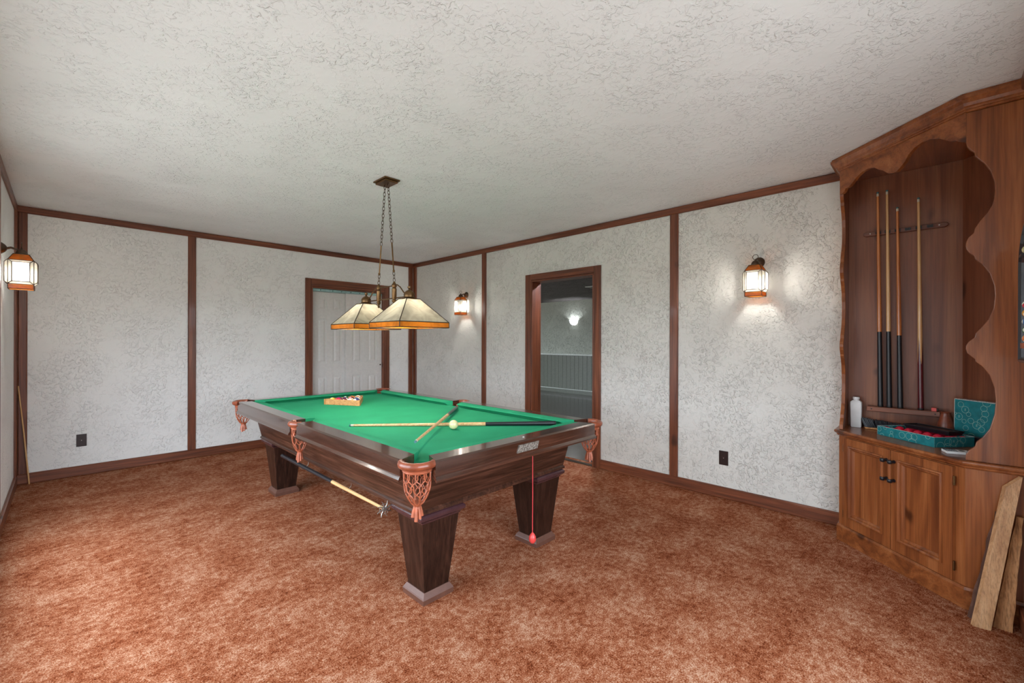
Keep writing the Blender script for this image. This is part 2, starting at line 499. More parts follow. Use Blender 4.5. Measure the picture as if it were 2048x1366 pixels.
# doorway casing (right wall) ---------------------------------------
def casing(name, f, a0, a1, zt, wl, wr, wt, depth, mv, mh, label):
    """f(a, d, z): a along the wall, d distance out of the wall face (+ into room)"""
    root = bpy.data.objects.new(name, None); root['_base'] = (0, 0, 0); COL.objects.link(root); structure(root, label)
    def brd(nm, aa0, aa1, z0, z1, d0, d1, mat):
        b = new(); loft(b, [[f(aa0, d0, z0), f(aa1, d0, z0), f(aa1, d0, z1), f(aa0, d0, z1)], [f(aa0, d1, z0), f(aa1, d1, z0), f(aa1, d1, z1), f(aa0, d1, z1)]])
        return link(nm, b, mat, root, bevel=0.004)
    brd('casing', a0 - wl, a0, 0, zt + wt, 0.001, 0.021, mv)
    brd('casing', a1, a1 + wr, 0, zt + wt, 0.001, 0.021, mv)
    brd('head_casing', a0 + 0.0005, a1 - 0.0005, zt, zt + wt, 0.001, 0.021, mh)
    brd('jamb', a0 + 0.001, a0 + 0.019, 0, zt - 0.019, -depth, 0.018, mv)
    brd('jamb', a1 - 0.019, a1 - 0.001, 0, zt - 0.019, -depth, 0.018, mv)
    brd('head_jamb', a0 + 0.001, a1 - 0.001, zt - 0.0185, zt - 0.001, -depth, 0.018, mh)
    return root
d2 = casing('door_2', lambda a, d, z: (XR - d, a, z), DR[0], DR[1], DR[3], 0.076, 0.086, 0.070, 0.135, M['trim_z'], M['trim_y'], 'stained wood doorway casing open to the next room')
bm = new(); box(bm, XR - 0.01, XR + 0.05, DR[0] + 0.02, DR[1] - 0.02, 0.0005, 0.006)
link('threshold_strip', bm, M['bronze'], d2)
d1 = casing('door_1', lambda a, d, z: (a, YB - d, z), DC[0], DC[1], DC[3], 0.074, 0.080, 0.10, 0.115, M['trim_z'], M['trim_x'], 'stained wood closet casing with white sliding panel doors')
bm = new(); box(bm, DC[0] + 0.02, DC[1] - 0.02, YB + 0.022, YB + 0.10, DC[3] - 0.052, DC[3] - 0.021)
link('sliding_track', bm, M['teal_track'], d1)
for i, x in enumerate((2.34, 2.50, 2.62, 2.75, 2.88)):
    bm = new(); lathe(bm, [(0.006, -0.004), (0.006, 0.0)], (x, YB + 0.022, DC[3] - 0.036), 10, 'y'); link('screw', bm, M['dark'], d1)
def panel_door(x0, x1, y0):
    z0, z1 = 0.02, DC[3] - 0.055
    bm = new(); box(bm, x0, x1, y0 + 0.010, y0 + 0.032, z0, z1)
    w = x1 - x0
    cols = [(x0 + 0.17 * w, x0 + 0.43 * w), (x0 + 0.60 * w, x0 + 0.86 * w)]
    rows = [(0.20, 0.794), (0.965, 1.56), (1.665, 1.845)]
    # stiles and rails in front of the recessed field
    xs = [x0, cols[0][0], cols[0][1], cols[1][0], cols[1][1], x1]
    zs = [z0, rows[0][0], rows[0][1], rows[1][0], rows[1][1], rows[2][0], rows[2][1], z1]
    for k in (0, 2, 4): box(bm, xs[k], xs[k + 1], y0, y0 + 0.010, z0, z1)
    for k in (0, 2, 4, 6):
        for c in cols: box(bm, c[0], c[1], y0, y0 + 0.010, zs[k], zs[k + 1])
    d = link('sliding_door', bm, M['white_door'], d1)
    for c in cols:
        for r in rows:
            a = 0.02; b = 0.042
            bp = new()
            loft(bp, [[(c[0] + a, y0 + 0.0095, r[0] + a), (c[1] - a, y0 + 0.0095, r[0] + a), (c[1] - a, y0 + 0.0095, r[1] - a), (c[0] + a, y0 + 0.0095, r[1] - a)],
                      [(c[0] + b, y0 + 0.002, r[0] + b), (c[1] - b, y0 + 0.002, r[0] + b), (c[1] - b, y0 + 0.002, r[1] - b), (c[0] + b, y0 + 0.002, r[1] - b)]])
            link('raised_panel', bp, M['white_door'], d)
    return d
mid = 2.715
pd = panel_door(DC[0] + 0.021, mid, YB + 0.064)
bm = new(); ball(bm, (DC[0] + 0.035, YB + 0.058, 0.90), 0.010, 12, 8); link('pull_knob', bm, M['brass'], pd)
pd = panel_door(mid - 0.03, DC[1] - 0.021, YB + 0.026)
bm = new(); ball(bm, (DC[1] - 0.045, YB + 0.020, 0.92), 0.010, 12, 8); link('pull_knob', bm, M['bronze'], pd)

# unseen windows, added behind the camera to let daylight in ----------------------
def window(name, f, a0, a1, z0, z1, label):
    root = bpy.data.objects.new(name, None); root['_base'] = (0, 0, 0); COL.objects.link(root); structure(root, label)
    def brd(nm, p, q, r, s, d0, d1, mat):
        b = new(); loft(b, [[f(p, d0, r), f(q, d0, r), f(q, d0, s), f(p, d0, s)], [f(p, d1, r), f(q, d1, r), f(q, d1, s), f(p, d1, s)]])
        return link(nm, b, mat, root)
    w = 0.045
    brd('frame_sill', a0, a1, z0, z0 + w, -0.07, -0.03, M['white_trim']); brd('frame_head', a0, a1, z1 - w, z1, -0.07, -0.03, M['white_trim'])
    n = max(2, round((a1 - a0) / 0.85))
    for i in range(n + 1):
        c = a0 + w / 2 + (a1 - a0 - w) * i / n
        brd('mullion', c - w / 2, c + w / 2, z0 + w, z1 - w, -0.07, -0.03, M['white_trim'])
    return root
window('added_window_1', lambda a, d, z: (XL + d, a, z), *LW, 'wide white-framed window added out of view in the left wall for daylight')
window('added_window_2', lambda a, d, z: (a, YF + d, z), *FW, 'white-framed window added out of view in the front wall for daylight')

# outlets -------------------------------------------------------------
def outlet(f, loc, label):
    t = thing('wall_outlet', loc, label, 'outlet')
    def q(b, a0, a1, z0, z1, d0, d1): loft(b, [[f(a0, d0, z0), f(a1, d0, z0), f(a1, d0, z1), f(a0, d0, z1)], [f(a0, d1, z0), f(a1, d1, z0), f(a1, d1, z1), f(a0, d1, z1)]])
    b = new(); q(b, -0.035, 0.035, -0.057, 0.057, 0.001, 0.007); link('cover_plate', b, M['outlet'], t, bevel=0.002)
    for z in (-0.022, 0.022):
        b = new(); q(b, -0.017, 0.017, z - 0.014, z + 0.014, 0.007, 0.0085); r = link('socket', b, M['outlet'], t, bevel=0.003)
        for a in (-0.006, 0.006):
            b = new(); q(b, a - 0.0012, a + 0.0012, z - 0.003, z + 0.006, 0.0085, 0.0088); link('slot', b, M['dark'], r)
    b = new(); q(b, -0.003, 0.003, -0.003, 0.003, 0.007, 0.0082); link('screw', b, M['steel'], t)
outlet(lambda a, d, z: (XR - d, 1.240 + a, 0.325 + z), (XR, 1.240, 0.325), 'dark brown outlet on the wall under the lantern beside the corner cabinet')
outlet(lambda a, d, z: (0.119 + a, YB - d, 0.327 + z), (0.119, YB, 0.327), 'dark brown outlet low on the wall with the closet doors')

# ================================================================== NEXT ROOM
NX0, NX1, NY0, NY1, NC = XR + T, 8.62, 0.4, 9.4, 2.25
bm = new(); box(bm, NX0, NX1, NY0, NY1, -0.06, -0.004); structure(link('floor_next_room', bm, M['floor_next']))
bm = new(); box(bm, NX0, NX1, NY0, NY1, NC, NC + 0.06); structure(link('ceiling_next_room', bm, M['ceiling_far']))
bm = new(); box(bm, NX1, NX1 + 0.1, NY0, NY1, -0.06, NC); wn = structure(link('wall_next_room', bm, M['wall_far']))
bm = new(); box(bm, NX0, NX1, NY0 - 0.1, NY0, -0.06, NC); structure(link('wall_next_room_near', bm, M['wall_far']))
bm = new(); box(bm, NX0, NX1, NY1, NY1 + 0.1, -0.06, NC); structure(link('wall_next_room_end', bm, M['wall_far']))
bme = None
y = 4.6
while y < 8.8:
    if bme is None:
        bm = new(); hexa(bm, [(NX1 - 0.001, 0.001, 0.10), (NX1 - 0.001, 0.119, 0.10), (NX1 - 0.001, 0.119, 0.915), (NX1 - 0.001, 0.001, 0.915)],
                         [(NX1 - 0.006, 0.006, 0.10), (NX1 - 0.006, 0.114, 0.10), (NX1 - 0.006, 0.114, 0.915), (NX1 - 0.006, 0.006, 0.915)])
        o = link('wainscot_board', bm, M['wainscot'], wn); bme = o.data
    else:
        o = bpy.data.objects.new('wainscot_board', bme); COL.objects.link(o); o.parent = wn
    o.location = (0, y, 0); y += 0.12
bm = new(); box(bm, NX1 - 0.035, NX1 - 0.001, 4.6, 8.8, 0.917, 0.955); structure(link('trim_chair_rail', bm, M['white_trim'], bevel=0.006))
bm = new(); box(bm, NX1 - 0.024, NX1 - 0.001, 4.6, 8.8, -0.003, 0.098); box(bm, NX1 - 0.036, NX1 - 0.024, 4.6, 8.8, -0.003, 0.03)
structure(link('baseboard_next_room', bm, M['wainscot']))
bm = new(); box(bm, NX1 - 0.03, NX1 - 0.0245, 4.6, 8.8, 0.085, 0.099); structure(link('trim_baseboard_cap', bm, M['white_trim']))
wl = thing('wall_uplight', (NX1, 6.30, 1.72), 'white half-bowl wall light on the green-grey wall of the next room', 'wall light')
bm = new()
prof = [(0.0, 0), (0.05, 0.004), (0.085, 0.03), (0.105, 0.07), (0.115, 0.115)]
loops = []
for r, h in prof:
    loops.append([(NX1 - 0.002 - max(r, 0.002) * math.sin(PI * i / 14), 6.30 + max(r, 0.002) * math.cos(PI * i / 14), 1.66 + h) for i in range(15)])
L = [[bm.verts.new(p) for p in lp] for lp in loops]
for k in range(len(L) - 1):
    for i in range(14): bm.faces.new((L[k][i], L[k][i + 1], L[k + 1][i + 1], L[k + 1][i]))
M['bowl'] = pane('opal_bowl', 'ffffff', 0.0, 0.6, None, 0.6)
link('glass_bowl', bm, M['bowl'], wl, smooth=True)
bm = new(); ball(bm, (NX1 - 0.040, 6.30, 1.705), 0.018, 12, 8); link('bulb', bm, glow('next_room_bulb_glow', 'eef4ff', BULB_NEXT * 6), wl)
bm = new(); lathe(bm, [(0.006, -0.03), (0.01, -0.012), (0.004, 0)], (NX1 - 0.02, 6.30, 1.66), 10); link('finial', bm, M['brass'], wl)
dl = thing('added_downlight', (4.30, 2.85, NC), 'round recessed ceiling light added out of view to brighten the floor beyond the doorway', 'ceiling light')  # unseen lamp, added to brighten the next room's floor near the threshold
bm = new(); ring(bm, (4.30, 2.85, NC - 0.006), 0.085, 0.008, 24, 'z'); link('trim_ring', bm, M['white'], dl)
bm = new(); lathe(bm, [(0.0, 0), (0.078, 0), (0.078, 0.004), (0, 0.004)], (4.30, 2.85, NC - 0.006), 24); link('lens', bm, glow('added_downlight_glow', 'e6eeff', BULB_NEXT * 4.2), dl)
vt = thing('ceiling_vent', (6.75, 4.35, NC), 'dark ceiling vent with pale frame in the next room', 'vent')
bm = new()
for a, b, c, d in ((6.55, 6.95, 4.15, 4.18), (6.55, 6.95, 4.52, 4.55), (6.55, 6.58, 4.18, 4.52), (6.92, 6.95, 4.18, 4.52)): box(bm, a, b, c, d, NC - 0.014, NC - 0.001)
link('frame', bm, M['white_trim'], vt)
bm = new(); box(bm, 6.58, 6.92, 4.18, 4.52, NC - 0.005, NC - 0.001); link('grille', bm, plain('vent_grey', '5f6e78', 0.5), vt)

# ================================================================== POOL TABLE
TX, TY = 1.70, 2.885
HX, HY, TZ = 0.70, 1.365, 0.76          # outer half sizes of the rails, rail top
BZ = 0.725                              # playing surface
tb = thing('pool_table', (TX, TY, 0), 'dark oak pool table with green felt and leather net pockets', 'pool table')
def P(x, y, z): return (TX + x, TY + y, z)
def rect(hx, hy, z): return [P(-hx, -hy, z), P(hx, -hy, z), P(hx, hy, z), P(-hx, hy, z)]
# bed
def corner_cut(a, b, ca, cb):
    pts = []
    for sx, sy in ((-1, -1), (1, -1), (1, 1), (-1, 1)):
        p, q = (sx * a, sy * (b - cb)), (sx * (a - ca), sy * b)
        pts += [p, q] if sx * sy > 0 else [q, p]
    return pts
o8 = corner_cut(0.602, 1.266, 0.075, 0.075)
# notch the long sides for the side pockets
poly = []
for i, p in enumerate(o8):
    poly.append(p)
    nx = o8[(i + 1) % 8]
    if abs(p[0] - nx[0]) < 1e-6:       # a long side
        s = 1 if p[0] > 0 else -1; d = 1 if nx[1] > p[1] else -1
        poly += [(p[0], -d * 0.055), (s * 0.575, -d * 0.03), (s * 0.575, d * 0.03), (p[0], d * 0.055)]
bm = new(); prism(bm, poly, lambda a, b, t: P(a, b, t), 0.693, BZ)
link('bed', bm, M['felt'], tb)['label'] = 'green felt playing surface'
# apron (tapered cabinet) with a small moulding at its foot
bm = new()
loft(bm, [rect(0.535, 1.150, 0.452), rect(0.552, 1.167, 0.452), rect(0.552, 1.167, 0.464), rect(0.545, 1.160, 0.472), rect(0.545, 1.160, 0.474), rect(0.590, 1.200, 0.692)])
ap = link('apron', bm, M['oak_y'], tb)
# end faces get a grain along x: thin veneer panels
for s in (-1, 1):
    bm = new()
    hexa(bm, [P(-0.540, s * 1.1605, 0.478), P(0.540, s * 1.1605, 0.478), P(0.582, s * 1.1990, 0.690), P(-0.582, s * 1.1990, 0.690)],
             [P(-0.540, s * 1.1635, 0.478), P(0.540, s * 1.1635, 0.478), P(0.582, s * 1.2020, 0.690), P(-0.582, s * 1.2020, 0.690)])
    link('end_panel', bm, M['oak_x'], ap)
# rails
def rail(x0y0, along, out, lo, hi, mitre_lo, mitre_hi, mat, cut_lo=0.0, cut_hi=0.0):
    """along: unit vector of the rail, out: unit vector outwards, distance of the outer face from the centre = x0y0"""
    A, O = Vector(along), Vector(out)
    def q(s, d, z): v = A * s + O * d; return P(v.x, v.y, z)
    D = x0y0
    prof = [(D - 0.095, 0.695), (D - 0.02, 0.672), (D + 0.008, 0.668), (D + 0.008, 0.676), (D + 0.001, 0.686), (D - 0.002, 0.690), (D - 0.002, 0.752), (D - 0.009, TZ), (D - 0.098, TZ), (D - 0.098, 0.727), (D - 0.095, 0.727)]
    bm = new(); loft(bm, [[q(lo + cut_lo * (D - d), d, z) for d, z in prof], [q(hi - cut_hi * (D - d), d, z) for d, z in prof]])
    r = link('rail', bm, mat, tb)
    # cushion: triangular nose, mitred at the pocket jaws
    cp = [(0.0985, TZ - 0.001), (0.125, TZ - 0.001), (0.168, TZ - 0.007), (0.171, TZ - 0.011), (0.150, BZ + 0.012), (0.138, BZ + 0.001), (0.0985, BZ + 0.001)]
    bm = new()
    loft(bm, [[q(lo + cut_lo * 0.0985 + mitre_lo * (d - 0.0985), D - d, z) for d, z in cp], [q(hi - cut_hi * 0.0985 - mitre_hi * (d - 0.0985), D - d, z) for d, z in cp]])
    c = link('cushion', bm, M['felt'], r)
    return r
for s in (-1, 1):
    rail(HX, (0, 1, 0), (s, 0, 0), -1.244, -0.056, 0.9, 0.45, M['rail_y'], 0.40, 0.0)
    rail(HX, (0, 1, 0), (s, 0, 0), 0.056, 1.244, 0.45, 0.9, M['rail_y'], 0.0, 0.40)
    er = rail(HY, (1, 0, 0), (0, s, 0), -0.600, 0.600, 0.9, 0.9, M['rail_x'], 0.35, 0.35)
    if s < 0:
        # engraved plate, cut as a parallelogram
        t = NT('engraved_plate'); v = t.coords((1, 1, 1)); n1 = t.noise(v, 130, 3, 0.6)
        t.bsdf(t.ramp(n1, [(0.42, lin('6f6a62')), (0.55, lin('b5b0a6'))]), 0.35, 0.55); M['plaque'] = t.m
        bm = new(); yy = -HY
        pl = [(-0.100, 0.701), (0.052, 0.701), (0.067, 0.739), (-0.085, 0.739)]
        hexa(bm, [P(a, yy + 0.0015, z) for a, z in pl], [P(a, yy - 0.0025, z) for a, z in pl])
        link('name_plate', bm, M['plaque'], er)['label'] = 'silver engraved plate'
    bm = new(); lathe(bm, [(0.0, 0), (0.006, 0), (0.005, 0.0012), (0, 0.0014)], P(0.0, s * (HY - 0.050), TZ), 10); link('sight_dot', bm, M['white'], er)
# legs
def leg(cx, cy):
    def sq(h, z): return [P(cx - h, cy - h, z), P(cx + h, cy - h, z), P(cx + h, cy + h, z), P(cx - h, cy + h, z)]
    bm = new(); loft(bm, [sq(0.072, 0.048), sq(0.110, 0.408)])
    lg = link('leg', bm, M['oak_z'], tb, bevel=0.002)
    bm = new(); loft(bm, [sq(0.090, 0.0), sq(0.091, 0.024), sq(0.088, 0.030), sq(0.076, 0.050)]); link('foot', bm, M['foot'], lg)['label'] = 'lighter brown bevelled foot'
    bm = new(); loft(bm, [sq(0.112, 0.402), sq(0.116, 0.410), sq(0.122, 0.416), sq(0.132, 0.424), sq(0.134, 0.438), sq(0.128, 0.446), sq(0.118, 0.4515)]); link('cap', bm, M['cap'], lg)['label'] = 'dark moulded leg cap'
for sx in (-1, 1):
    for sy in (-1, 1): leg(sx * 0.410, sy * 1.040)
# pockets
def pocket(cx, cy, R, a0, a1, netR, side=False):
    cz = TZ - 0.014
    bm = new()
    NS = 10 if not side else 8
    # woven net: two families of leather strands on a cup that narrows to the tie
    def cup(u): return netR * (1.0 - 0.10 * u - 0.50 * max(0, u - 0.45) ** 2 / 0.3025), cz - 0.022 - 0.150 * u
    for k in range(NS):
        for sg in (-1, 1):
            pts = []
            for i in range(15):
                u = i / 14
                r, z = cup(u)
                t = 2 * PI * k / NS + sg * u * 1.45 + sg * 0.10 * math.sin(u * 6 * PI)
                pts.append(P(cx + r * math.cos(t), cy + r * math.sin(t), z))
            tube(bm, pts, 0.0026, 5)
    for z, r in ((cz - 0.022, netR + 0.001), (cz - 0.030, netR)):
        ring(bm, P(cx, cy, z), r, 0.0048, 24, 'z', 5)
    net = link('pocket_net', bm, M['leather'], tb, smooth=True); net['label'] = 'woven tan leather pocket net'
    # rolled leather lip on the iron
    bm = new(); pts = []
    for i in range(19):
        t = math.radians(a0 + (a1 - a0) * i / 18)
        pts.append(P(cx + R * math.cos(t), cy + R * math.sin(t), cz))
    tube(bm, pts, 0.0155, 10, flat=1.1)
    link('leather_lip', bm, M['lip'], net, smooth=True)
    # tie and tails
    bm = new()
    r0, z0 = cup(1.0)
    lathe(bm, [(r0 + 0.002, z0 + 0.004), (r0 * 0.85, z0 - 0.006), (r0 * 0.62, z0 - 0.013), (r0 * 0.66, z0 - 0.020)], P(cx, cy, 0), 14)
    for k in range(7):
        t = 2 * PI * k / 7 + 0.3
        a = r0 * 0.45; b = r0 * (0.75 + 0.2 * ((k * 37) % 5) / 5); zz = z0 - 0.055 - 0.008 * ((k * 53) % 3)
        tube(bm, [P(cx + a * math.cos(t), cy + a * math.sin(t), z0 - 0.012), P(cx + b * 0.85 * math.cos(t), cy + b * 0.85 * math.sin(t), (z0 - 0.012 + zz) / 2), P(cx + b * math.cos(t), cy + b * math.sin(t), zz)], [0.006, 0.0065, 0.0075], 6)
    link('tassel', bm, M['leather'], net, smooth=True)
for sx in (-1, 1):
    for sy in (-1, 1):
        base_a = math.degrees(math.atan2(sy, sx))
        pocket(sx * 0.643, sy * 1.292, 0.069, base_a - 86, base_a + 86, 0.059)
    a = 0 if sx > 0 else 180
    pocket(sx * 0.658, 0, 0.054, a - 80, a + 80, 0.047, True)

# ================================================================== CUES
def cue(name, p0, p1, r0, r1, joint, mshaft, mbutt, label, group=None, spear=False):
    """p0 butt end, p1 tip; joint = fraction of the length that is butt"""
    a, b = Vector(p0), Vector(p1)
    t = thing(name, p0, label, 'cue', group)
    def at(f): return a.lerp(b, f)
    def rr(f): return r0 + (r1 - r0) * f
    def seg(nm, f0, f1, mat, n=12, k=4):
        bm = new(); fs = [f0 + (f1 - f0) * i / k for i in range(k + 1)]
        tube(bm, [at(f) for f in fs], [rr(f) for f in fs], n); return link(nm, bm, mat, t, smooth=True)
    seg('bumper', 0.0, 0.008, M['dark'], 12, 1)
    seg('butt', 0.008, joint, mbutt)
    if spear:
        # spliced points of the darker butt running up into the shaft
        bm = new(); L = (b - a).normalized(); up = Vector((0, 1, 0)); s1 = L.cross(up).normalized(); s2 = L.cross(s1).normalized()
        for k in range(4):
            ang = PI / 4 + k * PI / 2 + 0.35
            dirv = s1 * math.cos(ang) + s2 * math.sin(ang); side = L.cross(dirv).normalized()
            base_c = at(joint); R = rr(joint) * 1.02; R2 = rr(joint + 0.13) * 1.03
            v = [bm.verts.new(base_c + (dirv * math.cos(x) + side * math.sin(x)) * R) for x in (-0.72, -0.36, 0, 0.36, 0.72)]
            tipv = bm.verts.new(at(joint + 0.13) + dirv * R2)
            for i in range(4): bm.faces.new((v[i], v[i + 1], tipv))
        link('splice_points', bm, mbutt, t)
    seg('shaft', joint, 0.980, mshaft)
    seg('ferrule', 0.980, 0.993, M['ferrule'], 12, 1)
    seg('leather_tip', 0.993, 1.0, M['tip'], 12, 1)
    return t
cue('pool_cue', (2.212, 1.760, BZ + 0.0150), (1.262, 2.660, BZ + 0.0075), 0.0145, 0.0068, 0.345, M['maple_x'], M['blackwrap'], 'maple cue with black butt lying across the felt under the other cue')
cue('pool_cue', (2.160, 2.712, BZ + 0.0160), (1.203, 1.832, BZ + 0.0480), 0.0145, 0.0065, 0.31, M['maple_x'], plain('grey_cue_wrap', '2e4a44', 0.35, 0, 0.5, 0.3), 'maple cue with dark grey butt resting on top of the other cue')
tm = thing('cue_ball', (1.672, 2.128, BZ), 'aged ivory cue ball beside the cues on the green felt', 'ball')
bm = new(); ball(bm, (1.672, 2.128, BZ + 0.0290), 0.0285, 28, 16); link('sphere', bm, M['ivory'], tm, smooth=True)

# ------------------------------------------------------------------ racked balls
def ball_mat(name, col, stripe):
    t = NT(name)
    tc = t.n('ShaderNodeTexCoord'); sp = t.n('ShaderNodeSeparateXYZ'); t.l(tc.outputs['Object'], sp.inputs[0])
    c = lin(col); w = lin('ece6d6')
    r = 0.0285
    dx = t.math('POWER', sp.outputs[0], 2); dy = t.math('POWER', sp.outputs[1], 2)
    rad = t.math('SQRT', t.math('ADD', dx, dy))
    spot = t.math('LESS_THAN', rad, 0.0095)
    if stripe:
        band = t.math('LESS_THAN', t.math('ABSOLUTE', sp.outputs[0]), 0.0150)
        body = t.mixc(band, w, c)
    else:
        body = t.mixc(0.0, c, c)
    t.bsdf(t.mixc(spot, body, w), 0.15, 0, None, 0.5, 0.5)
    return t.m
cols = [('yellow', 'e8b93c'), ('blue', '24356f'), ('red', 'c8203c'), ('purple', '4a2a66'), ('orange', 'e07a3a'), ('green', '1f6a45'), ('maroon', '5a1626'), ('black', '141416')]
kinds = [('solid ' + n, c, False) for n, c in cols] + [('white striped ' + n, c, True) for n, c in cols[:7]]
va, vb = Vector((1.555, 3.716, 0)), Vector((1.707, 3.446, 0))
e1 = (vb - va).normalized(); e2 = Vector((-e1.y, e1.x, 0))
RB = 0.0285
cen = (va + vb) / 2
side = 0.331
inr = side / (2 * math.sqrt(3))
cc0 = cen + e2 * inr
V3 = [cc0 - e2 * inr - e1 * side / 2, cc0 - e2 * inr + e1 * side / 2, cc0 + e2 * 2 * inr]
tr = thing('triangle_rack', (cc0.x, cc0.y, BZ), 'wooden triangle holding the racked balls on the green felt', 'ball rack')
for k in range(3):
    A, B = V3[k], V3[(k + 1) % 3]
    d = (B - A).normalized(); nrm = Vector((d.y, -d.x, 0))
    if nrm.dot(A - cc0) < 0: nrm = -nrm
    bm = new(); off = 0.010
    ext = 0.004
    a, b = A + d * 0.016, B - d * 0.016
    lo = [a, b, b + nrm * off, a + nrm * off]
    hexa(bm, [(p.x, p.y, BZ + 0.001) for p in lo], [(p.x, p.y, BZ + 0.047) for p in lo])
    link('side_bar', bm, M['rackwood'], tr, bevel=0.002)
    bm = new(); p = B
    prev = p - d * 0.016; d2 = (V3[(k + 2) % 3] - B).normalized(); n2 = Vector((d2.y, -d2.x, 0))
    if n2.dot(B - cc0) < 0: n2 = -n2
    nx = p + d2 * 0.016
    out = (p - cc0).normalized()
    pts = [prev, p - out * 0.006, nx, nx + n2 * off, p + out * 0.008, prev + nrm * off]
    loft(bm, [[(q.x, q.y, BZ + 0.001) for q in pts], [(q.x, q.y, BZ + 0.047) for q in pts]])
    link('corner_block', bm, M['rackwood'], tr)
order = [0, 2, 6, 8, 9, 3, 11, 10, 1, 5, 7, 13, 4, 12, 14]
me0 = None; k = 0
gap = RB * 2 * 1.002
for row in range(5):
    n = 5 - row
    for i in range(n):
        c = cc0 - e2 * (inr - RB - 0.001) + e2 * (row * gap * math.sqrt(3) / 2) + e1 * ((i - (n - 1) / 2) * gap)
        nm, col, st = kinds[order[k]]
        bm = new(); ball(bm, (0, 0, 0), RB, 20, 12)
        o = link('pool_ball', bm, ball_mat('ball_' + nm.replace(' ', '_'), col, st), None, smooth=True)
        o.location = (c.x, c.y, BZ + RB + 0.0005)
        o.rotation_euler = (random.uniform(-1.2, 1.2), random.uniform(-1.2, 1.2), random.uniform(0, 6))
        tag(o, nm + ' pool ball inside the wooden triangle', 'ball', 'racked pool balls')
        k += 1

# ------------------------------------------------------------------ bridge stick under the long side, red plumb ball
br = thing('bridge_stick', (1.128, 2.72, 0.425), 'mechanical bridge stick with star head hung under the table side', 'bridge stick')
bx, bz = 1.128, 0.418
bm = new(); tube(bm, [(bx, 3.46, bz), (bx, 3.1, bz), (bx, 2.60, bz + 0.002)], [0.0135, 0.0128, 0.0115], 12); link('butt', bm, M['blackwrap'], br, smooth=True)
bm = new(); tube(bm, [(bx, 2.60, bz + 0.002), (bx, 2.3, bz + 0.003), (bx, 2.00, bz + 0.004)], [0.0112, 0.0095, 0.0075], 12); link('shaft', bm, M['maple_y'], br, smooth=True)
bm = new(); lathe(bm, [(0.0, -0.006), (0.010, -0.005), (0.011, 0.004), (0.0, 0.006)], (bx, 1.992, bz + 0.004), 14, 'y')
for k in range(8):
    t = 2 * PI * k / 8 + 0.2
    r1, r2, r3 = 0.010, 0.026, 0.042
    w = 0.16
    tube(bm, [(bx + r1 * math.cos(t), 1.992, bz + 0.004 + r1 * math.sin(t)), (bx + r2 * math.cos(t), 1.992, bz + 0.004 + r2 * math.sin(t)), (bx + r3 * math.cos(t + w), 1.992, bz + 0.004 + r3 * math.sin(t + w))], [0.004, 0.003, 0.0018], 5)
for k in range(8):
    t = 2 * PI * (k + 0.5) / 8 + 0.2
    ring(bm, (bx + 0.021 * math.cos(t), 1.992, bz + 0.004 + 0.021 * math.sin(t)), 0.007, 0.0012, 10, 'y', 4)
link('star_head', bm, M['steel'], br, smooth=True)
for yy in (3.05, 2.42):
    bm = new()
    pts = [(bx + 0.03, yy, 0.4515), (bx + 0.03, yy, 0.43)] + [(bx + 0.016 * math.cos(t) * 1.2, yy, bz + 0.001 - 0.016 * math.sin(t)) for t in [PI * i / 10 for i in range(11)]]
    tube(bm, pts, 0.0016, 5); link('hanging_hook', bm, M['steel'], br)
rp = thing('plumb_ball', (1.74, 1.540, 0.23), 'red egg-shaped plastic ball on a red cord hung from the table rail', 'ball')
bm = new(); lathe(bm, [(0.0, -0.027), (0.010, -0.025), (0.0175, -0.015), (0.0195, -0.004), (0.018, 0.008), (0.012, 0.020), (0.006, 0.027), (0.003, 0.030)], (1.74, 1.540, 0.222), 20); link('ball', bm, M['redplastic'], rp, smooth=True)
bm = new(); tube(bm, [(1.74, 1.540, 0.25), (1.741, 1.540, 0.45), (1.74, 1.540, 0.668)], 0.0023, 6); link('cord', bm, M['redcord'], rp)

# ================================================================== PENDANT LAMP
LX, LY = 1.65, 2.895
pn = thing('billiard_pendant_lamp', (LX, LY, CH), 'brass two-shade stained glass billiard lamp hung on chains over the pool table', 'pendant lamp')
bm = new(); box(bm, LX - 0.062, LX + 0.062, LY - 0.085, LY + 0.085, CH - 0.012, CH - 0.001); box(bm, LX - 0.05, LX + 0.05, LY - 0.072, LY + 0.072, CH - 0.026, CH - 0.012)
link('canopy', bm, M['brass'], pn, bevel=0.003)
SPO = 0.11
def chain(p, q, n):
    bm = new(); a, b = Vector(p), Vector(q); d = (b - a); L = d.length / n; d.normalize()
    s = d.cross(Vector((1, 0, 0))).normalized(); u = d.cross(s).normalized()
    for k in range(n):
        c = a + d * (k + 0.5) * L
        w = s if k % 2 else u
        pts = []
        for i in range(12):
            t = 2 * PI * i / 12
            pts.append(c + d * (L * 0.66) * math.cos(t) + w * 0.0085 * math.sin(t))
        tube(bm, pts, 0.0020, 5, closed=True)
    return link('chain', bm, M['bronze'], pn, smooth=True)
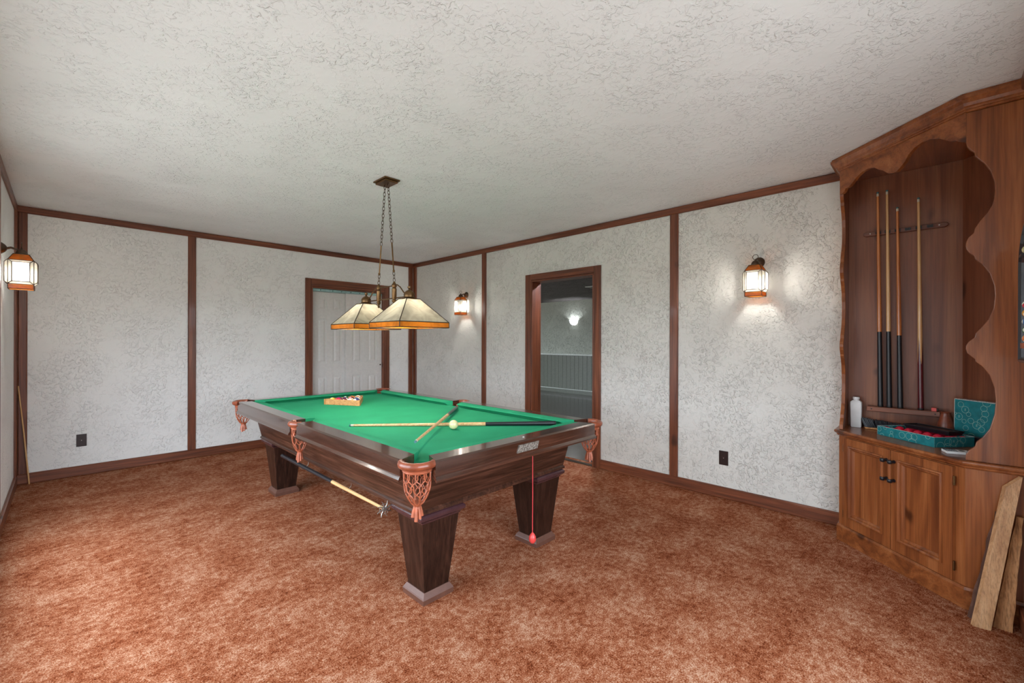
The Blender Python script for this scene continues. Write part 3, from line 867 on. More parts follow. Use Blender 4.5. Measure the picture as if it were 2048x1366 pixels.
for s in (-1, 1):
    top = (LX, LY + s * 0.022, CH - 0.030); c1 = (LX, LY + s * 0.076, 1.975); c2 = (LX, LY + s * 0.103, 1.760); c3 = (LX, LY + s * SPO, 1.690)
    chain(top, c1, 17); chain(c2, c3, 3)
    bm = new(); tube(bm, [c1, c2], 0.0050, 8); lathe(bm, [(0.002, -0.004), (0.008, 0), (0.008, 0.012), (0.003, 0.018)], c2, 10); link('hanger_rod', bm, M['brass'], pn, smooth=True)
    bm = new(); ring(bm, (LX, LY + s * 0.022, CH - 0.030), 0.009, 0.0022, 12, 'x', 5); link('loop', bm, M['bronze'], pn)
    prof = [(0.003, 1.512), (0.008, 1.520), (0.006, 1.535), (0.014, 1.545), (0.016, 1.556), (0.011, 1.560), (0.017, 1.572), (0.017, 1.640), (0.012, 1.646), (0.018, 1.655), (0.018, 1.668), (0.011, 1.678), (0.006, 1.690), (0.003, 1.692)]
    bm = new(); lathe(bm, prof, (LX, LY + s * SPO, 0), 16); link('spindle', bm, M['brass'], pn, smooth=True)
bm = new(); tube(bm, [(LX, LY - 0.27, 1.572), (LX, LY + 0.27, 1.572)], 0.0045, 8); link('lower_bar', bm, M['brass'], pn, smooth=True)
bm = new(); tube(bm, [(LX, LY - SPO, 1.662), (LX, LY + SPO, 1.662)], 0.004, 8); link('upper_bar', bm, M['brass'], pn, smooth=True)
for s in (-1, 1):
    bm = new(); tube(bm, [(LX, LY + s * SPO, 1.664), (LX, LY + s * 0.15, 1.665), (LX, LY + s * 0.19, 1.645), (LX, LY + s * 0.235, 1.605), (LX, LY + s * 0.275, 1.585)], 0.0045, 8); link('curved_arm', bm, M['brass'], pn, smooth=True)
    cy = LY + s * 0.305
    hb, ht, z0, z1, z2 = 0.192, 0.052, 1.356, 1.392, 1.553
    def sq(h, z): return [(LX - h, cy - h, z), (LX + h, cy - h, z), (LX + h, cy + h, z), (LX - h, cy + h, z)]
    B0, B1, B2 = sq(hb, z0), sq(hb, z1), sq(ht, z2)
    bm = new(); lathe(bm, [(0.060, z2 - 0.004), (0.058, z2 + 0.002), (0.036, z2 + 0.004), (0.040, z2 + 0.010), (0.036, z2 + 0.014), (0.037, z2 + 0.034), (0.032, z2 + 0.046), (0.018, z2 + 0.058), (0.008, z2 + 0.062), (0.006, z2 + 0.070), (0.012, z2 + 0.076), (0.012, z2 + 0.084), (0.007, z2 + 0.090), (0.0, z2 + 0.092)], (LX, cy, 0), 24)
    link('bell_cap', bm, M['brass'], pn, smooth=True)
    bm = new()
    for L4 in (B0, B1):
        for i in range(4): tube(bm, [L4[i], L4[(i + 1) % 4]], 0.0030, 5)
    for i in range(4):
        tube(bm, [B0[i], B1[i]], 0.0030, 5); tube(bm, [B1[i], B2[i]], 0.0030, 5); tube(bm, [B2[i], B2[(i + 1) % 4]], 0.003, 5)
    sh = link('shade_leading', bm, M['came'], pn)
    for i in range(4):
        j = (i + 1) % 4
        bm = new(); bm.faces.new([bm.verts.new(p) for p in (B1[i], B1[j], B2[j], B2[i])]); link('cream_glass_panel', bm, M['cream_glass'], sh)
        bm = new(); bm.faces.new([bm.verts.new(p) for p in (B0[i], B0[j], B1[j], B1[i])]); link('amber_glass_band', bm, M['amber_glass'], sh)
    bm = new(); lathe(bm, [(0.0, 1.428), (0.014, 1.432), (0.024, 1.446), (0.026, 1.460), (0.020, 1.480), (0.012, 1.498), (0.012, 1.505)], (LX, cy, 0), 16); link('bulb', bm, M['bulb_pendant'], pn, smooth=True)
    bm = new(); lathe(bm, [(0.014, 1.505), (0.016, 1.508), (0.016, 1.552), (0.012, 1.555)], (LX, cy, 0), 14); link('lamp_holder', bm, M['brass'], pn, smooth=True)

# ================================================================== WALL LANTERNS
def sconce(loc, fx, fy, label):
    """fx: unit vector out of the wall, fy: along the wall; loc = point on the wall at z 0"""
    t = thing('wall_lantern', (loc[0], loc[1], 1.72), label, 'wall lamp', 'stained glass wall lanterns')
    F, G = Vector(fx), Vector(fy); O = Vector((loc[0], loc[1], 0))
    def q(x, y, z): v = O + F * x + G * y; return (v.x, v.y, z)
    C = 0.098; a = 0.058; d = 0.017
    zb0, zb1, zt1, zt2 = 1.608, 1.640, 1.800, 1.842
    pw, p0, p1 = 0.040, 1.656, 1.784
    sides = [((1, 0), (0, 1)), ((-1, 0), (0, -1)), ((0, 1), (-1, 0)), ((0, -1), (1, 0))]
    came = new()
    sub = []
    def w(nv, tv, n, s, z): return q(C + nv[0] * n + tv[0] * s, nv[1] * n + tv[1] * s, z)
    lead = link('lantern_frame', came, M['came'], t) if False else None
    edges = []
    quads = []
    for nv, tv in sides:
        e = {k: w(nv, tv, *v) for k, v in dict(bl=(a, -a, zb1), br=(a, a, zb1), tr=(a, a, zt1), tl=(a, -a, zt1),
             pbl=(a + d, -pw, p0), pbr=(a + d, pw, p0), ptr=(a + d, pw, p1), ptl=(a + d, -pw, p1),
             b0l=(a, -a, zb0), b0r=(a, a, zb0), cl=(0.036, -0.036, zt2), cr=(0.036, 0.036, zt2)).items()}
        quads.append(('clear_pane', M['clear_glass'], ('pbl', 'pbr', 'ptr', 'ptl'), e))
        for qd in (('bl', 'br', 'pbr', 'pbl'), ('tl', 'ptl', 'ptr', 'tr'), ('bl', 'pbl', 'ptl', 'tl'), ('br', 'tr', 'ptr', 'pbr')):
            quads.append(('bevel_strip', M['strip_glass'], qd, e))
        quads.append(('amber_base_band', M['amber_clear'], ('b0l', 'b0r', 'br', 'bl'), e))
        quads.append(('amber_top_panel', M['amber_clear'], ('tl', 'tr', 'cr', 'cl'), e))
        for p, r in (('pbl', 'pbr'), ('pbr', 'ptr'), ('ptr', 'ptl'), ('ptl', 'pbl'), ('bl', 'pbl'), ('br', 'pbr'), ('tl', 'ptl'), ('tr', 'ptr'), ('bl', 'br'), ('tl', 'tr'), ('br', 'tr'), ('b0l', 'b0r'), ('b0r', 'br'), ('tr', 'cr'), ('cl', 'cr')):
            edges.append((e[p], e[r]))
    bm = came
    for p, r in edges: tube(bm, [p, r], 0.0025, 5)
    fr = link('leading', bm, M['came'], t)
    for nm, mt, qd, e in quads:
        b = new(); b.faces.new([b.verts.new(e[k]) for k in qd]); link(nm, b, mt, fr)
    c = q(C, 0, 0)
    b = new(); lathe(b, [(0.0, 1.841), (0.040, 1.841), (0.040, 1.845), (0.030, 1.849), (0.027, 1.862), (0.019, 1.874), (0.007, 1.880), (0.005, 1.888), (0.0, 1.889)], (c[0], c[1], 0), 18); link('cap', b, M['bronze'], t, smooth=True)
    b = new(); rp = q(C, 0, 1.905)
    pts = []
    for i in range(18):
        tt = 2 * PI * i / 18; v = Vector(rp) + G * 0.019 * math.cos(tt) + Vector((0, 0, 0.019 * math.sin(tt))); pts.append(v)
    tube(b, pts, 0.0022, 6, closed=True); link('ring', b, M['bronze'], t, smooth=True)
    # wall plate: domed disc with its axis out of the wall
    b = new(); loops = []
    for r, x in ((0.040, 0.001), (0.040, 0.006), (0.036, 0.012), (0.026, 0.024), (0.014, 0.032), (0.008, 0.034)):
        loops.append([q(x, r * math.cos(2 * PI * i / 20), 1.876 + r * math.sin(2 * PI * i / 20)) for i in range(20)])
    loft(b, loops); link('wall_plate', b, M['bronze'], t, smooth=True)
    b = new(); tube(b, [q(0.030, 0, 1.876), q(0.050, 0, 1.884), q(0.075, 0, 1.876), q(C - 0.012, 0, 1.866)], [0.008, 0.0075, 0.007, 0.007], 8); link('arm', b, M['bronze'], t, smooth=True)
    b = new(); lathe(b, [(0.0, 1.672), (0.010, 1.676), (0.0165, 1.690), (0.0165, 1.706), (0.011, 1.726), (0.007, 1.738)], (c[0], c[1], 0), 14); link('bulb', b, M['bulb_sconce'], t, smooth=True)
    b = new(); lathe(b, [(0.009, 1.738), (0.010, 1.742), (0.010, 1.840)], (c[0], c[1], 0), 12); link('lamp_holder', b, M['bronze'], t, smooth=True)
sconce((XR, 0.985), (-1, 0, 0), (0, -1, 0), 'lit stained glass wall lantern beside the corner cabinet')
sconce((XR, 4.485), (-1, 0, 0), (0, -1, 0), 'lit stained glass wall lantern between the room corner and the open doorway')
sconce((XL, 4.44), (1, 0, 0), (0, 1, 0), 'lit stained glass wall lantern facing the open doorway')

# ================================================================== CORNER CABINET
CA, CBp = Vector((3.483, 0.453, 0)), Vector((3.000, -0.095, 0))
XW, YW = XR - 0.002, YF + 0.002
cb = thing('corner_cabinet', (3.45, 0.0, 0), 'tall stained pine corner cabinet with scalloped hutch above two panelled doors', 'cabinet')
dd = (CBp - CA).normalized(); nn = Vector((dd.y, -dd.x, 0))      # along the front, out into the room
CL = (CBp - CA).length
def front_path(d):
    """outline of the cabinet front pushed out by d (mitred)"""
    segs = [((XW, CA.y), (CA.x, CA.y)), ((CA.x, CA.y), (CBp.x, CBp.y)), ((CBp.x, CBp.y), (CBp.x, YW))]
    ls = []
    for a, b in segs:
        a, b = Vector(a), Vector(b); u = (b - a).normalized(); n = Vector((u.y, -u.x)); ls.append((a + n * d, u))
    pts = [ls[0][0]]
    for (p, u), (q, v) in zip(ls, ls[1:]):
        den = u.x * v.y - u.y * v.x; w = q - p; t = (w.x * v.y - w.y * v.x) / den; pts.append(p + u * t)
    last = ls[2][0]; pts.append(Vector((last.x, YW)))
    return pts + [Vector((XW, YW))]
def stack(levels):
    bm = new(); loft(bm, [[(p.x, p.y, z) for p in front_path(d)] for d, z in levels]); return bm
link('plinth', stack([(0.012, 0.001), (0.012, 0.092), (0.006, 0.104), (0.0, 0.106)]), M['pine_x'], cb)
link('body', stack([(0.0, 0.1065), (0.0, 0.668)]), M['pine_z'], cb)
link('countertop', stack([(0.004, 0.6685), (0.010, 0.674), (0.012, 0.682), (0.022, 0.688), (0.026, 0.696), (0.024, 0.703), (0.018, 0.706)]), M['pine_x'], cb)
link('crown_moulding', stack([(0.002, 2.362), (0.008, 2.364), (0.008, 2.371), (0.014, 2.373), (0.015, 2.381), (0.022, 2.385), (0.028, 2.398), (0.040, 2.410), (0.046, 2.414), (0.046, 2.428), (0.040, 2.431), (0.040, 2.4385)]), M['pine_x'], cb)
CT = 0.7065
def fp(s, d, z):
    v = CA + dd * s + nn * d; return (v.x, v.y, z)
# doors
def cab_door(s0, s1, z0, z1, hinge_left):
    st, rt, rb = 0.046, 0.048, 0.066
    bm = new()
    def slab(a, b, c, d, e0, e1): loft(bm, [[fp(a, e0, c), fp(b, e0, c), fp(b, e0, d), fp(a, e0, d)], [fp(a, e1, c), fp(b, e1, c), fp(b, e1, d), fp(a, e1, d)]])
    slab(s0, s0 + st, z0, z1, 0.0005, 0.018); slab(s1 - st, s1, z0, z1, 0.0005, 0.018)
    slab(s0 + st, s1 - st, z0, z0 + rb, 0.0005, 0.018); slab(s0 + st, s1 - st, z1 - rt, z1, 0.0005, 0.018)
    dr = link('door', bm, M['pine_z'], cb, bevel=0.0015)
    a0, a1, c0, c1 = s0 + st, s1 - st, z0 + rb, z1 - rt
    bm = new()
    rings = []
    for ins, dep in ((-0.006, 0.018), (-0.004, 0.026), (0.003, 0.029), (0.008, 0.024), (0.010, 0.017), (0.015, 0.018), (0.020, 0.014), (0.024, 0.006), (0.025, 0.0045)):
        rings.append([fp(a0 + ins, dep, c0 + ins), fp(a1 - ins, dep, c0 + ins), fp(a1 - ins, dep, c1 - ins), fp(a0 + ins, dep, c1 - ins)])
    loft(bm, rings, caps=False); link('panel_moulding', bm, M['pine_z'], dr, smooth=True)
    bm = new(); slab(a0 + 0.001, a1 - 0.001, c0 + 0.001, c1 - 0.001, 0.0006, 0.005); link('panel', bm, M['pine_z'], dr)
    hs = s1 - 0.020 if hinge_left else s0 + 0.020
    zc = 0.552; bm = new()
    tube(bm, [fp(hs, 0.045, zc - 0.052), fp(hs, 0.046, zc), fp(hs, 0.045, zc + 0.052)], [0.0062, 0.0075, 0.0062], 8)
    h = link('handle', bm, M['pine_z'], dr, smooth=True); h['label'] = 'wooden bar handle with black metal knobs'
    for z in (zc - 0.052, zc + 0.052):
        bm = new(); lathe(bm, [(0.009, -0.010), (0.012, -0.006), (0.012, 0.006), (0.009, 0.010)], fp(hs, 0.045, z), 12)
        tube(bm, [fp(hs, 0.018, z), fp(hs, 0.040, z)], [0.010, 0.006], 8); link('handle_mount', bm, M['black'], dr, smooth=True)
    hx = s0 - 0.004 if hinge_left else s1 + 0.004
    for z in (z0 + 0.05, z1 - 0.09):
        bm = new(); tube(bm, [fp(hx, 0.012, z), fp(hx, 0.012, z + 0.045)], 0.0045, 8); link('hinge', bm, M['brass'], dr, smooth=True)
cab_door(0.052, 0.3665, 0.112, 0.664, True)
cab_door(0.3705, 0.688, 0.112, 0.664, False)
# hutch sides with scalloped front edges: (set-back from the front edge, height)
SC = [(0.0, 2.36), (0.0, 2.224), (0.004, 2.200), (0.014, 2.182), (0.028, 2.166), (0.030, 2.148), (0.045, 2.126), (0.060, 2.107), (0.079, 2.065), (0.091, 2.018), (0.094, 1.975), (0.092, 1.940), (0.085, 1.905), (0.070, 1.872), (0.045, 1.835), (0.030, 1.806), (0.026, 1.784), (0.008, 1.765), (0.001, 1.745), (0.0, 1.730),
      (0.003, 1.712), (0.012, 1.694), (0.028, 1.676), (0.032, 1.660), (0.055, 1.632), (0.078, 1.588), (0.092, 1.530), (0.095, 1.482), (0.090, 1.425), (0.075, 1.375), (0.050, 1.335), (0.034, 1.312), (0.030, 1.290), (0.010, 1.270), (0.002, 1.252), (0.001, 1.236),
      (0.006, 1.216), (0.018, 1.202), (0.032, 1.188), (0.034, 1.176), (0.055, 1.155), (0.078, 1.116), (0.094, 1.056), (0.098, 0.995), (0.094, 0.934), (0.079, 0.866), (0.056, 0.822), (0.036, 0.797), (0.032, 0.776), (0.012, 0.755), (0.003, 0.736), (0.001, CT + 0.0005)]
def side_panel(front, wall, f, name):
    bm = new(); sg = 1 if wall > front else -1
    pts = [(front + sg * d, z) for d, z in SC]
    # strips keep the concave outline tidy
    A0 = [bm.verts.new(f(a, z, 0)) for a, z in pts]; A1 = [bm.verts.new(f(a, z, 1)) for a, z in pts]
    B0 = [bm.verts.new(f(wall, z, 0)) for a, z in pts]; B1 = [bm.verts.new(f(wall, z, 1)) for a, z in pts]
    for i in range(len(pts) - 1):
        bm.faces.new((A0[i], A0[i + 1], B0[i + 1], B0[i])); bm.faces.new((A1[i], B1[i], B1[i + 1], A1[i + 1]))
        bm.faces.new((A0[i], A1[i], A1[i + 1], A0[i + 1])); bm.faces.new((B0[i], B0[i + 1], B1[i + 1], B1[i]))
    bm.faces.new((A0[0], B0[0], B1[0], A1[0])); bm.faces.new((A0[-1], A1[-1], B1[-1], B0[-1]))
    return link(name, bm, M['pine_z'], cb, bevel=0.002)
side_panel(CBp.y, YW, lambda a, z, t: (CBp.x + 0.020 * t, a, z), 'hutch_side')
side_panel(CA.x, XW, lambda a, z, t: (a, CA.y - 0.020 * t, z), 'hutch_side')
# frieze: two arches and a central drop
FR = [(0.0, 2.214), (0.022, 2.216), (0.036, 2.226), (0.044, 2.240), (0.070, 2.242), (0.095, 2.258), (0.125, 2.282), (0.165, 2.300), (0.205, 2.303), (0.245, 2.292), (0.278, 2.266), (0.300, 2.254), (0.315, 2.240), (0.335, 2.224), (0.360, 2.216),
      (0.382, 2.216), (0.402, 2.228), (0.418, 2.242), (0.432, 2.254), (0.452, 2.284), (0.485, 2.306), (0.525, 2.315), (0.565, 2.312), (0.605, 2.297), (0.640, 2.272), (0.660, 2.256), (0.684, 2.250), (0.700, 2.236), (CL, 2.224)]
bm = new()
tops = [bm.verts.new(fp(s, 0.0, 2.362)) for s, z in FR]; bots = [bm.verts.new(fp(s, 0.0, z)) for s, z in FR]
def clampb(s):      # the back edge is mitred against the hutch sides
    return min(max(s, 0.016), CL - 0.014)
tops2 = [bm.verts.new(fp(clampb(s), -0.020, 2.362)) for s, z in FR]; bots2 = [bm.verts.new(fp(clampb(s), -0.020, z)) for s, z in FR]
for i in range(len(FR) - 1):
    bm.faces.new((bots[i], bots[i + 1], tops[i + 1], tops[i])); bm.faces.new((bots2[i + 1], bots2[i], tops2[i], tops2[i + 1]))
    bm.faces.new((bots[i + 1], bots[i], bots2[i], bots2[i + 1])); bm.faces.new((tops[i], tops[i + 1], tops2[i + 1], tops2[i]))
bm.faces.new((bots[0], tops[0], tops2[0], bots2[0])); bm.faces.new((bots[-1], bots2[-1], tops2[-1], tops[-1]))
link('frieze', bm, M['pine_x'], cb)
XB = 3.704
bm = new(); box(bm, XB, XW, -0.105, CA.y - 0.021, CT, 2.345); link('back_panel', bm, M['pine_back'], cb)
p, q = Vector((XB, -0.105)), Vector((3.531, -0.278)); u = (q - p).normalized(); n2 = Vector((-u.y, u.x))
if n2.x > 0: n2 = -n2
bm = new(); lo = [p, q, q - n2 * 0.0, p]
hexa(bm, [(p.x, p.y, CT), (q.x, q.y, CT), (XW, YW, CT), (XW, p.y, CT)], [(p.x, p.y, 2.345), (q.x, q.y, 2.345), (XW, YW, 2.345), (XW, p.y, 2.345)])
link('corner_panel', bm, M['pine_back'], cb)
bm = new(); box(bm, CBp.x + 0.021, 3.530, YW, YW + 0.012, CT, 2.345); link('back_panel', bm, M['pine_back'], cb)
bm = new(); ins = [fp(0.02, -0.022, 0), fp(CL - 0.018, -0.022, 0), (CBp.x + 0.021, YW, 0), (XW, YW, 0), (XW, CA.y - 0.021, 0)]
loft(bm, [[(a, b, 2.346) for a, b, c in ins], [(a, b, 2.361) for a, b, c in ins]]); link('soffit', bm, M['pine_x'], cb)

# ------------------------------------------------------------------ cue rack on the back panel
ck = thing('cue_rack', (XB, 0.155, 0.84), 'two-bar wooden cue rack fixed to the back of the corner cabinet', 'cue rack')
bm = new(); pts = []
for i in range(9):
    t = PI / 2 + PI * i / 8; pts.append((-0.030 + 0.014 * math.cos(-t) * 1.0, 1.974 + 0.014 * math.sin(-t)))
pl = [(0.340, 1.960), (0.352, 1.967), (0.355, 1.974), (0.352, 1.981), (0.340, 1.988), (-0.030, 1.988), (-0.042, 1.981), (-0.045, 1.974), (-0.042, 1.967), (-0.030, 1.960)]
prism(bm, pl, lambda a, b, t: (t, a, b), XB - 0.0005, XB - 0.024); link('top_bar', bm, M['trim_y'], ck, bevel=0.002)
slots = [0.2768, 0.2316, 0.183, 0.135, 0.086, 0.035]
for y in slots:
    bm = new(); box(bm, XB - 0.038, XB - 0.0242, y - 0.0135, y - 0.0100, 1.966, 1.982); box(bm, XB - 0.038, XB - 0.0242, y + 0.0100, y + 0.0135, 1.966, 1.982); box(bm, XB - 0.0262, XB - 0.0242, y - 0.0100, y + 0.0100, 1.966, 1.982)
    link('spring_clip', bm, M['black'], ck)
for y in (0.318, -0.005):
    bm = new(); lathe(bm, [(0.0035, -0.0265), (0.0035, -0.0245)], (XB, y, 1.974), 8, 'x'); link('screw', bm, M['steel'], ck)
bm = new(); box(bm, XB - 0.075, XB - 0.0005, -0.012, 0.330, 0.822, 0.853); link('bottom_bar', bm, M['trim_y'], ck, bevel=0.003)
for y in (0.305, 0.010):
    bm = new(); lathe(bm, [(0.004, -0.0765), (0.004, -0.0755)], (XB, y, 0.838), 8, 'x'); link('screw', bm, M['dark'], ck)
rackcues = [((0.262, 0.8545), (0.280, 2.235), M['ash_z'], M['blackwrap'], 0.347, 'ash cue with black butt in the wall rack nearest the white bottle', False),
            ((0.219, 0.8545), (0.234, 2.238), M['maple_z'], M['blackwrap'], 0.347, 'tallest cue in the wall rack, pale shaft and black butt', False),
            ((0.167, 0.8545), (0.184, 2.118), M['ash_z'], M['blackwrap'], 0.360, 'shortest cue in the wall rack, black butt', False),
            ((0.073, 0.8545), (0.0865, 2.156), M['maple_z'], M['rosewood_z'], 0.215, 'cue with dark red spliced butt in the wall rack', True)]
for (y0, z0), (y1, z1), ms, mb, j, lab, sp in rackcues:
    cue('pool_cue', (XB - 0.048, y0, z0), (XB - 0.0335, y1, z1), 0.0145, 0.0062, j, ms, mb, lab, 'cues standing in the wall rack', sp)
bm = new(); box(bm, XB - 0.068, XB - 0.045, 0.004, 0.027, 0.8535, 0.8735)
tag(link('chalk_cube', bm, M['chalk'], at=(XB - 0.056, 0.015, 0.8535), bevel=0.002), 'pink cube of cue chalk on the lower rack bar', 'chalk')
bm = new(); box(bm, XB - 0.040, XB - 0.022, -0.004, 0.012, 0.8535, 0.868)
tag(link('chalk_cube', bm, M['oak_y'], at=(XB - 0.03, 0.004, 0.8535), bevel=0.002), 'brown chalk cube behind the pink one on the lower rack bar', 'chalk')

# ------------------------------------------------------------------ things on the cabinet counter
bt = thing('powder_bottle', (3.655, 0.385, CT), 'white plastic talc bottle with no label at the end of the counter', 'bottle')
def rr(cx, cy, hx, hy, z, r=0.006):
    out = []
    for sx, sy, a in ((1, 1, 0), (-1, 1, 90), (-1, -1, 180), (1, -1, 270)):
        for i in range(4):
            t = math.radians(a + 30 * i); out.append((cx + sx * (hx - r) + r * math.cos(t), cy + sy * (hy - r) + r * math.sin(t), z))
    return out
bx_, by_ = 3.655, 0.385
bm = new(); loft(bm, [rr(bx_, by_, .018, .026, CT + .0005), rr(bx_, by_, .020, .028, CT + .006), rr(bx_, by_, .023, .031, CT + .150), rr(bx_, by_, .022, .030, CT + .166), rr(bx_, by_, .014, .018, CT + .178)]); link('bottle_body', bm, M['white'], bt, smooth=True)
bm = new(); lathe(bm, [(0.015, CT + .178), (0.015, CT + .183), (0.019, CT + .184), (0.019, CT + .197), (0.017, CT + .199), (0, CT + .1995)], (bx_, by_, 0), 20); link('cap', bm, M['white'], bt, smooth=True)

# teal printed box -----------------------------------------------------
def teal(name, circles, ux, origin, ticks=()):
    """flat print: thin pale rings on teal card; coordinates along ux and z"""
    t = NT(name); tc = t.n('ShaderNodeTexCoord')
    vs = t.n('ShaderNodeVectorMath', operation='SUBTRACT'); t.l(tc.outputs['Object'], vs.inputs[0]); vs.inputs[1].default_value = origin
    dt = t.n('ShaderNodeVectorMath', operation='DOT_PRODUCT'); t.l(vs.outputs[0], dt.inputs[0]); dt.inputs[1].default_value = ux
    sp = t.n('ShaderNodeSeparateXYZ'); t.l(vs.outputs[0], sp.inputs[0])
    A, Z = dt.outputs['Value'], sp.outputs[2]
    acc = None
    for cx, cz, r in circles:
        d = t.math('SQRT', t.math('ADD', t.math('POWER', t.math('SUBTRACT', A, cx), 2), t.math('POWER', t.math('SUBTRACT', Z, cz), 2)))
        rg = t.math('LESS_THAN', t.math('ABSOLUTE', t.math('SUBTRACT', d, r)), 0.0009)
        acc = rg if acc is None else t.math('MAXIMUM', acc, rg)
    for cx, cz, hw, hh in ticks:
        a = t.math('LESS_THAN', t.math('ABSOLUTE', t.math('SUBTRACT', A, cx)), hw); b = t.math('LESS_THAN', t.math('ABSOLUTE', t.math('SUBTRACT', Z, cz)), hh)
        acc = t.math('MAXIMUM', acc, t.math('MULTIPLY', a, b))
    n = t.noise(t.coords((1, 1, 1)), 30, 4)
    c = t.ramp(n, [(0.3, lin('136970')), (0.7, lin('1c8288'))])
    t.bsdf(t.mixc(t.math('MULTIPLY', acc, 0.8), c, lin('9fc0b2')), 0.45, 0, None, 0.4)
    return t.m
F0 = Vector((3.458, 0.262, 0)); F1 = Vector((3.236, 0.012, 0))
fu = (F1 - F0).normalized(); fl = (F1 - F0).length; fn = Vector((-fu.y, fu.x, 0))
if fn.x < 0: fn = -fn
DB, HB = 0.232, 0.053
tbx = thing('ball_box', (F0.x, F0.y, CT), 'open teal card box of red snooker balls on the cabinet counter', 'box')
def bp(s, d, z): v = F0 + fu * s + fn * d; return (v.x, v.y, CT + 0.0005 + z)
random.seed(3)
circ = [(0.012, 0.035, 0.013), (0.050, 0.048, 0.009), (0.092, 0.030, 0.008), (0.090, 0.008, 0.013), (0.155, 0.028, 0.017), (0.195, 0.030, 0.018), (0.225, 0.032, 0.017), (0.215, 0.000, 0.022), (0.30, 0.05, 0.012), (0.03, 0.0, 0.012)]
mfront = teal('teal_print_front', circ, tuple(fu), (0, 0, 0))
circs = [(0.035, 0.006, 0.022), (0.080, 0.028, 0.020), (0.112, 0.030, 0.024), (0.075, 0.002, 0.018), (0.145, 0.012, 0.022), (0.165, 0.036, 0.016)]
vfm = Vector(bp(fl, 0, 0)) - Vector(tbx['_base'])
mside = teal('teal_print_side', circs, tuple(fn), tuple(vfm), ((0.110, 0.031, 0.0012, 0.006), (0.115, 0.031, 0.0012, 0.006)))
def wallp(s0, s1, d0, d1, z0, z1, nm, mt):
    b = new(); hexa(b, [bp(s0, d0, z0), bp(s1, d0, z0), bp(s1, d1, z0), bp(s0, d1, z0)], [bp(s0, d0, z1), bp(s1, d0, z1), bp(s1, d1, z1), bp(s0, d1, z1)]); return link(nm, b, mt, tbx)
wallp(0.003, fl - 0.003, 0.003, DB - 0.003, 0, 0.003, 'box_base', M['redplastic'])
wallp(0, fl, 0, 0.003, 0, HB, 'box_front', mfront); wallp(0, fl, DB - 0.003, DB, 0, HB, 'box_back', mfront)
wallp(fl - 0.003, fl, 0.003, DB - 0.003, 0, HB, 'box_end', mside); wallp(0, 0.003, 0.003, DB - 0.003, 0, HB, 'box_end', mside)
# worn pale edges of the card
bm = new()
for a, b_ in ((bp(0, 0.001, HB), bp(fl, 0.001, HB)), (bp(fl - 0.001, 0.001, 0), bp(fl - 0.001, 0.001, HB)), (bp(fl - 0.001, 0, HB), bp(fl - 0.001, DB, HB)), (bp(0, 0.001, 0), bp(0, 0.001, HB)), (bp(0, DB - 0.001, HB), bp(fl, DB - 0.001, HB)), (bp(0.001, 0, HB), bp(0.001, DB, HB))): tube(bm, [a, b_], 0.0011, 5)
link('worn_edge', bm, M['white_trim'], tbx)['label'] = 'pale worn card edges'
rb_ = 0.0245; nb = 0; src = None
for r in range(3):
    for c in range(6):
        s = 0.004 + rb_ + 0.001 + c * (fl - 0.008 - 2 * rb_ - 0.002) / 5; d = 0.004 + rb_ + 0.002 + r * (DB - 0.008 - 2 * rb_ - 0.004) / 2
        loc = bp(s, d, 0.0035 + rb_)
        if src is None:
            bm = new(); ball(bm, (0, 0, 0), rb_, 20, 12); src = link('snooker_ball', bm, M['red'], smooth=True); o = src
        else:
            o = src.copy(); COL.objects.link(o)
        o.location = loc
        tag(o, 'glossy red snooker ball in the open teal box', 'ball', 'red snooker balls in the teal box')
# black plastic tray lying on the red balls
ty = thing('plastic_tray', bp(0.21, 0.12, HB), 'shallow black plastic tray lying on the red snooker balls', 'tray')
def tp(s, d, z): return bp(s, d, 0.0530 + z)
bm = new()
loft(bm, [[tp(0.070, 0.112, 0.0), tp(0.300, 0.122, 0.0), tp(0.300, 0.200, 0.0), tp(0.070, 0.190, 0.0)], [tp(0.062, 0.106, 0.020), tp(0.308, 0.116, 0.020), tp(0.308, 0.206, 0.020), tp(0.062, 0.196, 0.020)]])
link('tray_body', bm, M['black'], ty, bevel=0.002)
bm = new(); rp4 = [tp(0.062, 0.106, 0.022), tp(0.308, 0.116, 0.022), tp(0.308, 0.206, 0.022), tp(0.062, 0.196, 0.022)]
tube(bm, rp4, 0.003, 6, closed=True); link('rim', bm, M['black'], ty)
# standing teal lid
lid = thing('box_lid', (3.50, -0.165, CT), 'teal card lid with ring print standing upright at the back of the counter', 'box lid')
l0, l1 = Vector((3.602, -0.062, 0)), Vector((3.462, -0.212, 0)); lu = (l1 - l0).normalized(); ln = Vector((-lu.y, lu.x, 0))
if ln.x < 0: ln = -ln
LL = (l1 - l0).length; LH = 0.232
lc = [(0.030, 0.205, 0.015), (0.054, 0.178, 0.019), (0.022, 0.135, 0.019), (0.072, 0.155, 0.012), (0.050, 0.112, 0.011), (0.085, 0.120, 0.015), (0.148, 0.198, 0.016), (0.155, 0.170, 0.017), (0.150, 0.140, 0.017), (0.135, 0.120, 0.018), (0.115, 0.100, 0.020), (0.140, 0.082, 0.015), (0.060, 0.075, 0.014), (0.004, 0.150, 0.006), (0.16, 0.23, 0.02), (0.09, 0.03, 0.02)]
o0 = l0 - Vector((3.50, -0.165, 0)); o0.z = 0
mlid = teal('teal_print_lid', lc, tuple(lu), (o0.x, o0.y, 0), ((0.052, 0.178, 0.001, 0.007), (0.056, 0.178, 0.001, 0.007), (0.020, 0.135, 0.001, 0.007), (0.025, 0.135, 0.001, 0.007), (0.113, 0.100, 0.001, 0.007), (0.117, 0.100, 0.001, 0.007)))
def lp_(s, d, z): v = l0 + lu * s + ln * d; return (v.x, v.y, CT + 0.0005 + z)
